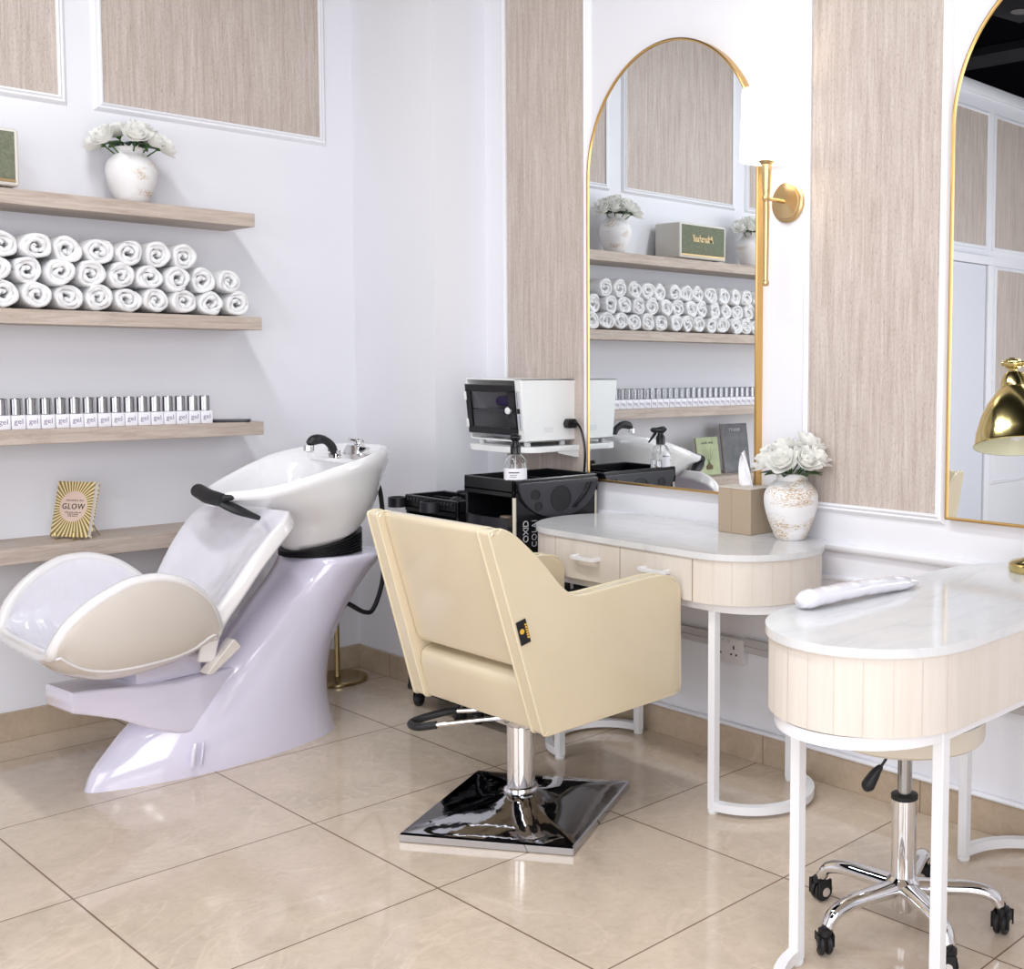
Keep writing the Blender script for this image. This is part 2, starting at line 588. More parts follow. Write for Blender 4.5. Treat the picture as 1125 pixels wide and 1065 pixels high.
def text_obj(name, body, size, mat, parent, mtx, extrude=0.0004, spacing=1.0, bold=0.0, shear=0.0, sx=1.0):
    cu = bpy.data.curves.new(name, 'FONT')
    cu.body = body
    cu.size = size
    cu.extrude = extrude
    cu.align_x = 'CENTER'
    cu.align_y = 'CENTER'
    cu.space_character = spacing
    cu.offset = bold
    cu.shear = shear
    cu.resolution_u = 3
    t = bpy.data.objects.new(name, cu)
    C.objects.link(t)
    dg = bpy.context.evaluated_depsgraph_get()
    me = bpy.data.meshes.new_from_object(t.evaluated_get(dg))
    bpy.data.objects.remove(t)
    me.transform(Matrix.Diagonal((sx, 1, 1, 1)))
    me.transform(mtx)
    me.name = name
    me.materials.clear()
    me.materials.append(mat)
    o = bpy.data.objects.new(name, me)
    C.objects.link(o)
    if parent:
        o.parent = parent
    return o

def frame(origin, xdir, ydir):
    x = Vector(xdir).normalized(); y = Vector(ydir).normalized(); z = x.cross(y)
    return Matrix(((x.x, y.x, z.x, origin[0]), (x.y, y.y, z.y, origin[1]), (x.z, y.z, z.z, origin[2]), (0, 0, 0, 1)))

def mod_subsurf(o, lv=1):
    m = o.modifiers.new('subsurf', 'SUBSURF')
    m.levels = lv
    m.render_levels = lv

def copy_thing(root, loc=None, label=None, rz=None, rot=None, scale=None, group=None):
    r = root.copy()
    C.objects.link(r)
    if loc is not None:
        r.location = loc
    if rz is not None:
        r.rotation_euler = (0, 0, rz)
    if rot is not None:
        r.rotation_euler = rot
    if scale is not None:
        r.scale = scale
    if label:
        r['label'] = label
    if group:
        r['group'] = group
    for ch in list(root.children):
        c = ch.copy(); C.objects.link(c); c.parent = r
        for g in list(ch.children):
            d = g.copy(); C.objects.link(d); d.parent = c
    return r

# ------------------------------------------------------------------ room shell
H = 3.33
XE, YE = 5.4, -6.3
PX, PD = 0.577, 0.236   # pillar in the corner

def wallbox(name, *a):
    bm = BM(); box(bm, *a)
    return struct(finish(bm, name, M['wall'], smooth=False))
bm = BM(); box(bm, -0.12, XE + 0.12, YE - 0.12, 0.12, -0.1, 0)
struct(finish(bm, 'floor', M['floor'], smooth=False))
bm = BM(); box(bm, -0.12, XE + 0.12, YE - 0.12, 0.12, H, H + 0.1)
struct(finish(bm, 'ceiling', M['ceil'], smooth=False))
wallbox('wall_left', -0.12, 0, YE, 0, 0, H)
wallbox('wall_back', -0.12, XE + 0.12, 0, 0.12, 0, H)
wallbox('wall_right', XE, XE + 0.12, YE, 0, 0, H)
wallbox('wall_front', -0.12, XE + 0.12, YE - 0.12, YE, 0, H)
wallbox('wall_corner', 0, PX, -PD, 0, 0, H)

HB = 0.097
def skirting(name, x0, x1, y0, y1):
    bm = BM(); box(bm, x0, x1, y0, y1, 0, HB, 0.0015, 1)
    return struct(finish(bm, name, M['skirt'], smooth=False))
skirting('baseboard_left', 0, 0.012, -4.3, -PD)
skirting('baseboard_corner', 0.012, PX + 0.012, -PD - 0.012, -PD)
skirting('baseboard_side', PX, PX + 0.012, -PD, 0)
skirting('baseboard_back', PX + 0.012, XE, -0.012, 0)
bm = BM(); box(bm, PX + 0.012, XE, -0.020, 0, HB, HB + 0.012, 0.003, 1)
tn = [0]

def trim(bm, mat=None, name=None):
    tn[0] += 1
    return struct(finish(bm, name or 'trim_%d' % tn[0], mat or M['trimw'], ang=50))
trim(bm)

MOLD = [(0, 0), (0.0, 0.014), (0.006, 0.018), (0.012, 0.012), (0.018, 0.014), (0.026, 0.006), (0.030, 0.0)]

def moulding_frame(bm, u0, u1, z0, z1, place, sides='lrbt'):
    """picture-frame moulding around the rectangle (u0..u1, z0..z1); place(u, z, depth)"""
    ring = []
    for o, d in MOLD:
        ring.append([place(u0 - o, z0 - o, d), place(u1 + o, z0 - o, d), place(u1 + o, z1 + o, d), place(u0 - o, z1 + o, d)])
    rows = [[bm.verts.new(p) for p in r] for r in ring]
    for a, b in zip(rows, rows[1:]):
        for i in range(4):
            j = (i + 1) % 4
            bm.faces.new((a[i], a[j], b[j], b[i]))

def wall_panel(wall, u0, u1, z0, z1, fill=True):
    """wall 'L': plane x=0, u = y; wall 'B': plane y=0, u = x"""
    if wall == 'L':
        pl = lambda u, z, d: (d, u, z)
    else:
        pl = lambda u, z, d: (u, -d, z)
    bm = BM()
    moulding_frame(bm, u0, u1, z0, z1, pl)
    t = trim(bm)
    if fill:
        bm = BM()
        a = pl(u0, z0, 0.0); b = pl(u1, z1, 0.008)
        box(bm, min(a[0], b[0]), max(a[0], b[0]), min(a[1], b[1]), max(a[1], b[1]), z0, z1)
        p = finish(bm, 'stone_panel', M['stone'], t, smooth=False)
    return t

# wall with the shelves: row of stone panels above the shelves
for u0, u1 in ((-1.165, -0.378), (-2.09, -1.303), (-3.02, -2.23), (-3.95, -3.16)):
    wall_panel('L', u0, u1, 2.165, 3.12)
wall_panel('L', -4.86, -4.09, 2.165, 3.12)
wall_panel('L', -5.80, -4.99, 2.165, 3.12)
wall_panel('L', -5.80, -5.04, 0.98, 2.00)
wall_panel('L', -5.80, -5.04, 0.40, 0.86, False)
bm = BM(); box(bm, 0, 0.03, YE, 0, 3.25, H, 0.004, 1); trim(bm)
# door in that wall, seen only in the mirror
bm = BM(); box(bm, 0, 0.022, -4.86, -4.0, 0, 2.02, 0.003, 1)
d1 = struct(finish(bm, 'door_1', simple('door_paint', (0.70, 0.72, 0.78), 0.35), smooth=False))
bm = BM(); box(bm, 0, 0.04, -4.93, -4.865, 0, 2.024, 0.004, 1); box(bm, 0, 0.042, -4.93, -3.93, 2.025, 2.09, 0.004, 1)
box(bm, 0, 0.04, -3.99, -3.93, 0, 2.02, 0.004, 1)
dfr = finish(bm, 'door_frame', M['trimw'], d1)
# light switch by the door
bm = BM(); box(bm, 0.0, 0.012, -5.015, -4.935, 1.15, 1.23, 0.003, 2)
sw = finish(bm, 'light_switch', M['whitep'])
tag(sw, 'small white square light switch beside the door frame', 'switch')
bm = BM(); box(bm, 0.012, 0.018, -4.99, -4.96, 1.17, 1.21, 0.002, 1); finish(bm, 'rocker', M['whitep'], sw)

# mirror wall: tall stone panels
for u0, u1 in ((0.722, 1.180), (2.222, 2.684), (3.73, 4.19)):
    wall_panel('B', u0, u1, 0.868, 3.12)
# rails of the panelling below
def rail(z0, z1, d):
    bm = BM()
    prof = [(0, z0), (-d * 0.5, z0), (-d, z0 + (z1 - z0) * 0.35), (-d, z0 + (z1 - z0) * 0.7), (-d * 0.45, z1), (0, z1)]
    loft(bm, [[(x, y, z) for y, z in prof] for x in (PX + 0.001, XE)])
    return trim(bm)
rail(0.722, 0.752, 0.022)
rail(0.632, 0.650, 0.012)

# cable trunking and the double socket below the desk
bm = BM()
for x0, x1 in ((PX + 0.001, 1.835), (1.972, XE)):
    box(bm, x0, x1, -0.016, 0, 0.352, 0.398, 0.003, 1)
    box(bm, x0, x1, -0.020, -0.012, 0.370, 0.375, 0.001, 1)
    box(bm, x0, x1, -0.022, -0.012, 0.390, 0.400, 0.001, 1)
tag(finish(bm, 'cable_trunking', M['trunk']), 'grey plastic cable trunking strip along the wall below the desks', 'trunking')
sk = thing('wall_socket', 'off-white double wall socket in the trunking under the drawer desk', 'socket', (1.900, 0, 0.352))
bm = BM(); box(bm, -0.073, 0.073, -0.026, 0, -0.042, 0.042, 0.004, 2)
for cx in (-0.034, 0.034):
    for dx, dz, w, h in ((0, 0.012, 0.003, 0.006), (-0.011, -0.011, 0.0035, 0.003), (0.011, -0.011, 0.0035, 0.003)):
        box(bm, cx + dx - w, cx + dx + w, -0.0268, -0.0255, dz - h, dz + h, mi=1)
finish(bm, 'faceplate', None, sk, mats=[M['socket'], M['ink']])
for cx in (-0.010, 0.010):
    bm = BM(); box(bm, cx - 0.006, cx + 0.006, -0.029, -0.0258, 0.026, 0.036, 0.001, 1)
    finish(bm, 'rocker_switch', M['ltgrey'], sk)

# ceiling beam and the loudspeaker box seen in the second mirror
bm = BM(); box(bm, 0.0, XE, -4.20, -3.92, H - 0.05, H)
struct(finish(bm, 'trim_90', M['ceil2'], smooth=False))

# ------------------------------------------------------------------ shelves
SHD = 0.236
shelf_mat = M['oak']
for z0, z1, end, lab in ((1.762, 1.810, -0.753, 'top oak wall shelf carrying two vases and a green radio'),
                         (1.390, 1.437, -0.735, 'oak wall shelf stacked with rolled white towels'),
                         (1.007, 1.055, -0.736, 'oak wall shelf lined with small gel bottles'),
                         (0.628, 0.680, -0.735, 'lowest oak wall shelf holding the gold sunburst book')):
    bm = BM(); box(bm, 0.0, SHD, -2.75, end, z0, z1, 0.0015, 1)
    o = finish(bm, 'wall_shelf', shelf_mat, smooth=False)
    tag(o, lab, 'shelf', 'floating oak shelves')

# ------------------------------------------------------------------ towels
random.seed(5)
def towel_mesh(seed):
    rnd = random.Random(seed)
    bm = BM()
    turns = 2.25 + rnd.random() * 0.5
    r0, r1 = 0.007, 0.0385
    N = int(turns * 22)
    ph = rnd.random() * 6.28
    L = 0.200
    rings = []
    sec = []
    th = 0.0076
    for k in range(7):           # rounded front fold
        a = -PI / 2 + PI * k / 6
        sec.append((math.sin(a), math.cos(a)))
    wob = [rnd.uniform(-1, 1) for _ in range(6)]
    for i in range(N + 1):
        t = i / N
        a = ph + t * turns * 2 * PI
        r = r0 + (r1 - r0) * (1 - (1 - t) ** 1.55) + 0.0016 * math.sin(2 * a + wob[0] * 3) + 0.0011 * math.sin(3.3 * a + wob[1] * 6)
        fx = 0.004 * math.sin(a * 1.3 + wob[2] * 5) - 0.012 * (1 - t) * abs(wob[3]) - 0.003 + 0.004 * math.sin(2.7 * a + wob[4])
        tt = th * (1 + 0.16 * math.sin(5 * a + wob[5] * 4))
        if t > 0.96:
            tt *= max(0.15, (1 - t) / 0.04)
        ca, sa = math.cos(a), math.sin(a)
        ring = []
        for s, c in sec:
            rr = r + s * tt
            ring.append((L / 2 + fx - 0.007 + c * 0.008, rr * ca, rr * sa))
        ring.append((-L / 2 + 0.002 * math.sin(a), (r + tt) * ca, (r + tt) * sa))
        ring.append((-L / 2 + 0.002 * math.sin(a), (r - tt) * ca, (r - tt) * sa))
        rings.append(ring)
    loft(bm, rings, True, True, True)
    me_o = finish(bm, 'rolled_towel', M['towel'], ang=80)
    return me_o
towels = [towel_mesh(k) for k in range(6)]
tow_used = set()
rnd = random.Random(11)
D = 0.0910
zs = [1.437 + 0.0455, 1.437 + 0.0455 + 0.0775, 1.437 + 0.0455 + 0.155]
rows = [(-0.812, 20, 0), (-0.834, 20, 1), (-0.990, 18, 2)]
TN = 0
POSW = ['first', 'second', 'third', 'fourth', 'fifth', 'sixth', 'seventh', 'eighth', 'ninth', 'tenth', 'eleventh', 'twelfth', 'thirteenth', 'fourteenth', 'fifteenth', 'sixteenth', 'seventeenth', 'eighteenth', 'nineteenth', 'twentieth', 'twenty-first', 'twenty-second', 'twenty-third', 'twenty-fourth', 'twenty-fifth', 'twenty-sixth', 'twenty-seventh', 'twenty-eighth', 'twenty-ninth', 'thirtieth', 'thirty-first', 'thirty-second', 'thirty-third']
RW = ['bottom', 'middle', 'top']
for y0, n, k in rows:
    for i in range(n):
        v = rnd.randrange(6)
        src = towels[v]
        y = y0 - i * D + (D * 0.5 if k == 1 else 0) * 0 + rnd.uniform(-0.001, 0.001)
        if y < -2.66:
            continue
        if v in tow_used:
            o = src.copy(); C.objects.link(o)
        else:
            o = src; tow_used.add(v)
        o.location = (0.118 + rnd.uniform(-0.008, 0.008), y, zs[k] + rnd.uniform(-0.001, 0.0005))
        o.rotation_euler = (rnd.uniform(0, 6.28), 0, 0)
        s = rnd.uniform(0.97, 1.01)
        o.scale = (rnd.uniform(0.96, 1.03), s, s)
        tag(o, 'rolled white towel in the %s row of the stack, %s from the right' % (RW[k], POSW[i]), 'towel', 'rolled white towels on the shelf')
for v in range(6):
    if v not in tow_used:
        bpy.data.objects.remove(towels[v])

# ------------------------------------------------------------------ gel bottles
def gel_bottle():
    t = thing('gel_bottle', '', 'bottle', (0, 0, 0), 0, 'white gel bottles with silver caps')
    bm = BM(); box(bm, -0.0195, 0.0195, -0.0195, 0.0195, 0, 0.045, 0.0018, 2)
    finish(bm, 'body', M['label'], t)
    bm = BM()
    prof = [(0.0155, 0.0455), (0.0165, 0.047), (0.0165, 0.096), (0.0150, 0.0985), (0.004, 0.099)]
    n = 32
    rings = []
    for r, z in prof:
        rings.append([((r + (0.0007 if k % 2 else 0)) * math.cos(2 * PI * k / n), (r + (0.0007 if k % 2 else 0)) * math.sin(2 * PI * k / n), z) for k in range(n)])
    loft(bm, rings)
    finish(bm, 'cap', M['silver'], t, ang=20)
    text_obj('lettering', 'gel', 0.0235, M['letter'], t, frame((0.0198, 0, 0.0245), (0, 1, 0), (0, 0, 1)), 0.0002)
    return t
g0 = gel_bottle()
sp = 0.0416
for i in range(33):
    y = -0.929 - i * sp
    x = 0.195
    lab = 'white gel bottle with silver cap, %s from the right end' % POSW[i]
    if i == 0:
        g0.location = (x, y, 1.055); g0['label'] = lab.replace('first from', 'beside the phone at')
    else:
        copy_thing(g0, (x, y, 1.055), lab, rz=rnd.uniform(-0.02, 0.02))

# phone
ph = thing('mobile_phone', 'dark mobile phone lying face up at the right end of the gel bottle shelf', 'phone', (0.175, -0.838, 1.055), R(60))
bm = BM(); prism(bm, rounded([(-0.075, -0.036), (0.075, -0.036), (0.075, 0.036), (-0.075, 0.036)], 0.012), lambda a, b: (a, b, 0), lambda a, b: (a, b, 0.009), 0.0025, 2)
finish(bm, 'case', M['blackp2'], ph)
bm = BM(); prism(bm, rounded([(-0.073, -0.034), (0.073, -0.034), (0.073, 0.034), (-0.073, 0.034)], 0.011), lambda a, b: (a, b, 0.009), lambda a, b: (a, b, 0.0098))
finish(bm, 'screen', M['blackp2'], ph)

# ------------------------------------------------------------------ books
def book(name, label, loc, rz, lean, w, h, t, cover, pages, extra=None):
    root = thing(name, label, 'book', loc, rz)
    root.rotation_euler = (0, -lean, rz)
    bm = BM(); box(bm, -0.0015, 0.0, -w / 2, w / 2, 0, h, 0.0004, 1)
    finish(bm, 'front_cover', cover, root, smooth=False)
    bm = BM(); box(bm, -t + 0.0015, -0.0016, -w / 2 + 0.002, w / 2 - 0.003, 0.003, h - 0.003)
    finish(bm, 'pages', pages, root, smooth=False)
    bm = BM(); box(bm, -t, -t + 0.0014, -w / 2, w / 2, 0, h); box(bm, -t, 0, -w / 2 - 0.0012, -w / 2, 0, h)
    finish(bm, 'back_cover', cover, root, smooth=False)
    return root
paper = simple('page_paper', (0.72, 0.66, 0.62), 0.8)
bz = 0.688
bk = book('sunburst_book', 'gold sunburst book titled GLOW standing on a small easel on the lowest shelf', (0.150, -1.360, bz), R(-60), R(14), 0.140, 0.186, 0.020, M['sunburst'], paper)
text_obj('title', 'GLOW', 0.027, M['ink'], bk, frame((0.0004, 0, 0.101), (0, 1, 0), (0, 0, 1)), 0.0003, 1.12, 0.0001, sx=0.98)
text_obj('author_line', 'VASUDHA RAI', 0.0085, M['ink'], bk, frame((0.0004, 0.002, 0.122), (0, 1, 0), (0, 0, 1)), 0.0002, 1.3)
text_obj('blurb', 'indian foods, recipes and\nrituals for beauty\ninside and out', 0.0062, M['ink'], bk, frame((0.0004, 0.002, 0.076), (0, 1, 0), (0, 0, 1)), 0.0002)
bm = BM(); lathe(bm, [(0.0028, 0), (0.0028, 0.0006)], 16, (0.0003, 0.0112, 0.101), axis='x'); finish(bm, 'dot', M['ink'], bk)
es = thing('book_easel', 'small brass wire easel propping the gold sunburst book', 'easel', (0.150, -1.360, 0.680), R(-60))
bm = BM()
for s in (-0.034, 0.034):
    tube(bm, bez([(-0.0, s, 0.001), (0.018, s, 0.002), (0.018, s, 0.022), (0.016, s, 0.028)], 12), 0.0016, 8)
    tube(bm, bez([(-0.0, s, 0.001), (-0.022, s * 1.0, 0.003), (-0.040, s * 0.8, 0.10)], 12), 0.0016, 8)
tube(bm, [(-0.040, -0.0272, 0.10), (-0.040, 0.0272, 0.10)], 0.0016, 8)
finish(bm, 'front_hooks', M['brassl'], es)
bm = BM()
tube(bm, [(-0.0405, 0.020, 0.100), (-0.085, 0.045, 0.0015)], 0.0020, 8)
tube(bm, [(-0.0405, -0.020, 0.100), (-0.085, -0.045, 0.0015)], 0.0020, 8)
finish(bm, 'back_leg', M['brassl'], es)

# ------------------------------------------------------------------ vases and roses
def rose_bloom(seed):
    rn = random.Random(seed)
    bm = BM()
    def petal(az, tilt, size, cup, zc, rc):
        nu, nv = 5, 6
        verts = []
        curl = rn.uniform(0.1, 0.35)
        for i in range(nu + 1):
            row = []
            u = i / nu
            for j in range(nv + 1):
                v = (j / nv - 0.5) * 2
                wdt = size * 0.62 * math.sin(PI * (0.12 + 0.72 * u)) * (1 if u < 1 else 0.9)
                a = v * 0.95
                px = math.sin(a) * wdt * 1.05
                depth = (1 - math.cos(a)) * wdt * cup
                zz = u * size * (1 - 0.10 * v * v)
                out = size * (0.42 * math.sin(u * PI * 0.55) - curl * max(0, u - 0.7) * -1.2) - depth
                row.append(Vector((out, px, zz + 0.02 * size * math.sin(9 * v + seed))))
            verts.append(row)
        mt = Matrix.Rotation(az, 4, 'Z') @ Matrix.Translation((rc, 0, zc)) @ Matrix.Rotation(tilt, 4, 'Y')
        rowsv = [[bm.verts.new(mt @ p) for p in r] for r in verts]
        for a_, b_ in zip(rowsv, rowsv[1:]):
            for j in range(nv):
                bm.faces.new((a_[j], a_[j + 1], b_[j + 1], b_[j]))
    for ring, (cnt, tilt, size, cup, zc, rc) in enumerate([(3, -0.34, 0.028, 1.2, 0.006, -0.003), (4, -0.22, 0.033, 1.1, 0.004, 0.001), (5, -0.04, 0.037, 1.0, 0.001, 0.005), (5, 0.18, 0.040, 0.9, -0.001, 0.008), (6, 0.48, 0.042, 0.7, -0.002, 0.009)]):
        for k in range(cnt):
            petal(2 * PI * (k + 0.5 * (ring % 2)) / cnt + rn.uniform(-0.2, 0.2), tilt + rn.uniform(-0.08, 0.08), size * rn.uniform(0.93, 1.07), cup, zc, rc)
    lathe(bm, [(0.001, -0.004), (0.008, 0.0), (0.010, 0.012), (0.006, 0.024), (0.001, 0.028)], 10)
    o = finish(bm, 'bloom', M['petal'], ang=180)
    return o

def leaf_bm(bm, base, d, L, W):
    d = Vector(d).normalized()
    side = d.cross(Vector((0, 0, 1))).normalized()
    up = side.cross(d)
    rows_ = []
    for i in range(8):
        t = i / 7
        w = W * math.sin(PI * min(1, t * 0.97 + 0.03)) ** 0.8
        c = Vector(base) + d * L * t - Vector((0, 0, 1)) * L * 0.25 * t * t
        rows_.append([bm.verts.new(c - side * w + up * w * 0.35), bm.verts.new(c), bm.verts.new(c + side * w + up * w * 0.35)])
    for a, b in zip(rows_, rows_[1:]):
        for j in range(2):
            bm.faces.new((a[j], a[j + 1], b[j + 1], b[j]))

def rose_proto(seed, nleaf):
    t = thing('white_rose', '', 'flower', (0, 0, 0), 0)
    b = rose_bloom(seed); b.parent = t
    bm = BM(); tube(bm, [(0, 0, -0.002), (0, 0, -0.075)], 0.0022, 8); lathe(bm, [(0.002, -0.010), (0.007, -0.004), (0.010, 0.002)], 10)
    finish(bm, 'stem', M['leaf'], t)
    return t
roses = [rose_proto(k, 2) for k in range(3)]
rose_used = set()

def place_rose(p, direction, s, label, group):
    k = rnd.randrange(3)
    q = Vector(direction).normalized().to_track_quat('Z', 'Y') @ Matrix.Rotation(rnd.uniform(0, 6), 3, 'Z').to_quaternion()
    if k in rose_used:
        r = copy_thing(roses[k], p, label, rot=q.to_euler(), scale=(s, s, s), group=group)
    else:
        r = roses[k]; rose_used.add(k)
        r.location = p; r.rotation_euler = q.to_euler(); r.scale = (s, s, s)
        r['label'] = label; r['group'] = group
    return r

def vase(name, label, loc, prof, mat, rz=0):
    t = thing(name, label, 'vase', loc, rz)
    bm = BM()
    tab = [(z, r) for r, z in prof]
    zmax = tab[-1][0]
    P_ = []
    N = 30
    for i in range(N + 1):
        z = zmax * i / N
        P_.append((spline_table(tab, z)[0], z))
    P_.append((P_[-1][0] - 0.004, zmax + 0.001))
    P_.append((P_[-1][0] - 0.002, zmax - 0.02))
    lathe(bm, [(P_[0][0] * 0.9, 0.0)] + P_[1:] + [(0.01, zmax - 0.03)], 48)
    o = finish(bm, 'vase_body', mat, t)
    return t

def foliage(parent_label, loc, dirs, mats=('leaf', 'leafd')):
    for k, (b, d, L, W) in enumerate(dirs):
        bm = BM()
        leaf_bm(bm, b, d, L, W)
        o = finish(bm, 'rose_leaf', M[mats[k % len(mats)]], ang=60)
        o.location = loc
        tag(o, parent_label, 'leaf', parent_label)

# vase on the drawer desk
VX, VY = 2.226, -0.094
vb = [(0.042, 0.0), (0.052, 0.018), (0.073, 0.073), (0.082, 0.116), (0.078, 0.146), (0.060, 0.170), (0.047, 0.178), (0.045, 0.192), (0.048, 0.200)]
vase('distressed_vase', 'distressed white and brown vase of white roses on the drawer desk', (VX, VY, 0.758), vb, M['vaseB'], 0.6)
top = 0.758 + 0.200
camdir = Vector((0.641, -0.765, 0))
rt = Vector((0.766, 0.643, 0))
spots = [(-0.062, 0.012, 0.042), (-0.022, 0.050, 0.040), (0.036, 0.045, 0.044), (0.048, -0.02, 0.085), (-0.020, -0.01, 0.072), (0.064, 0.01, 0.052), (0.0, -0.030, 0.060), (-0.050, -0.030, 0.055)]
nm = ['leftmost bloom of the desk vase bouquet', 'left front bloom of the desk vase bouquet', 'right front bloom of the desk vase bouquet', 'highest right bloom of the desk vase bouquet', 'upper middle bloom of the desk vase bouquet', 'rightmost bloom of the desk vase bouquet', 'bloom at the wall side of the desk vase bouquet', 'bloom at the left back of the desk vase bouquet']
for (a, b, c), l in zip(spots, nm):
    off = rt * a + camdir * b
    p = Vector((VX, VY, top - 0.012 + c)) + off
    place_rose(p, (off.x * 1.2, off.y * 1.2, 0.05 + c * 0.5), 1.12, 'white rose, ' + l, 'white roses in the desk vase')
dirs = []
for k in range(9):
    a = k / 9 * 2 * PI + 0.3
    dirs.append(((0.03 * math.cos(a), 0.03 * math.sin(a), -0.01), (math.cos(a), math.sin(a), 0.30), 0.075, 0.017))
foliage('green rose leaf at the mouth of the desk vase', (VX, VY, top + 0.004), dirs)

# two vases on the top shelf (the second one is seen in the mirror)
va = [(0.038, 0.0), (0.053, 0.02), (0.073, 0.07), (0.079, 0.105), (0.073, 0.138), (0.052, 0.165), (0.042, 0.176), (0.046, 0.192)]
for vy, w, grp in ((-1.124, 'near the right end of the top shelf', 'white roses in the right shelf vase'), (-2.115, 'left of the radio on the top shelf', 'white roses in the left shelf vase')):
    vx = 0.125
    vase('speckled_vase', 'round speckled white vase of roses ' + w, (vx, vy, 1.810), va, M['vaseA'], 1.1 + vy)
    top = 1.810 + 0.192
    S2 = [(0.03, -0.085, 0.028), (0.075, -0.012, 0.040), (0.05, 0.045, 0.032), (0.02, 0.085, 0.026), (-0.02, -0.03, 0.055), (-0.03, 0.045, 0.050), (0.02, 0.02, 0.065), (-0.05, -0.07, 0.025)]
    N2 = ['left bloom', 'front middle bloom', 'front right bloom', 'rightmost bloom', 'upper back left bloom', 'upper back right bloom', 'topmost bloom', 'bloom nearest the wall']
    for (a, b, c), l in zip(S2, N2):
        p = Vector((vx + a, vy + b, top - 0.017 + c))
        place_rose(p, (a * 1.2, b * 1.2, 0.06 + c), 1.12, 'white rose, %s of the %s' % (l, grp.split(' in the ')[1]), grp)
    dirs = []
    for k in range(9):
        a = k / 9 * 2 * PI + 0.1
        dirs.append(((0.025 * math.cos(a), 0.025 * math.sin(a), 0.0), (math.cos(a), math.sin(a), 0.25), 0.07, 0.020))
    foliage('green rose leaf at the mouth of the ' + grp.split(' in the ')[1], (vx, vy, top + 0.004), dirs, ('leafd', 'leaf'))

# ------------------------------------------------------------------ radio
rd = thing('radio', 'cream radio with green cloth front between the vases on the top shelf', 'radio', (0.125, -1.655, 1.810))
bm = BM(); box(bm, -0.100, 0.085, -0.172, 0.172, 0.010, 0.190, 0.010, 3)
finish(bm, 'cabinet', simple('radio_cream', (0.72, 0.70, 0.64), 0.4), rd)
bm = BM(); box(bm, 0.080, 0.0865, -0.160, 0.160, 0.032, 0.180, 0.002, 1)
finish(bm, 'grille_cloth', M['greenf'], rd)
bm = BM(); box(bm, 0.082, 0.0875, -0.160, 0.160, 0.022, 0.032, 0.001, 1)
finish(bm, 'brass_strip', M['brass'], rd)
text_obj('emblem', 'Marshall', 0.050, M['brass'], rd, frame((0.0870, 0, 0.112), (0, 1, 0), (0, 0, 1)), 0.001, 0.9, 0.0006, 0.25)
for sx in (-0.06, 0.05):
    for sy in (-0.12, 0.12):
        bm = BM(); lathe(bm, [(0.012, 0), (0.012, 0.011)], 14, (sx, sy, 0)); finish(bm, 'foot', M['rubber'], rd)

# the two upright cards on the lowest shelf, seen only in the mirror
c1 = book('green_book', 'pale green book on the lowest shelf, seen in the mirror', (0.165, -1.765, 0.682), R(-3), R(9), 0.175, 0.205, 0.012, simple('green_cover', (0.42, 0.48, 0.26), 0.4, var=0.25, vscale=14), paper)
text_obj('title', 'slow down', 0.022, M['ink'], c1, frame((0.0004, 0, 0.175), (0, 1, 0), (0, 0, 1)), 0.0003)
bm = BM(); lathe(bm, [(0.004, 0.03), (0.026, 0.032), (0.028, 0.050), (0.012, 0.060), (0.012, 0.066)], 20, (0, 0, 0))
for v in bm.verts: v.co.x = 0.0006 + v.co.x * 0.02
finish(bm, 'printed_pot', simple('printed_brown', (0.10, 0.06, 0.02), 0.5), c1)
bm = BM()
for k in range(5):
    tube(bm, bez([(0.0008, 0, 0.062), (0.0008, (k - 2) * 0.012, 0.10), (0.0008, (k - 2) * 0.022, 0.135 + 0.01 * (k % 2))], 8), 0.0006, 5)
finish(bm, 'printed_twigs', simple('printed_green', (0.16, 0.20, 0.08), 0.5), c1)
c2 = book('grey_book', 'tall dark grey book on the lowest shelf, seen in the mirror', (0.15, -2.00, 0.682), R(2), R(8), 0.20, 0.27, 0.014, simple('grey_cover', (0.16, 0.16, 0.17), 0.4, var=0.5, vscale=18), paper)
text_obj('title', 'BEAUTY', 0.024, M['ltgrey'], c2, frame((0.0004, 0, 0.235), (0, 1, 0), (0, 0, 1)), 0.0003)

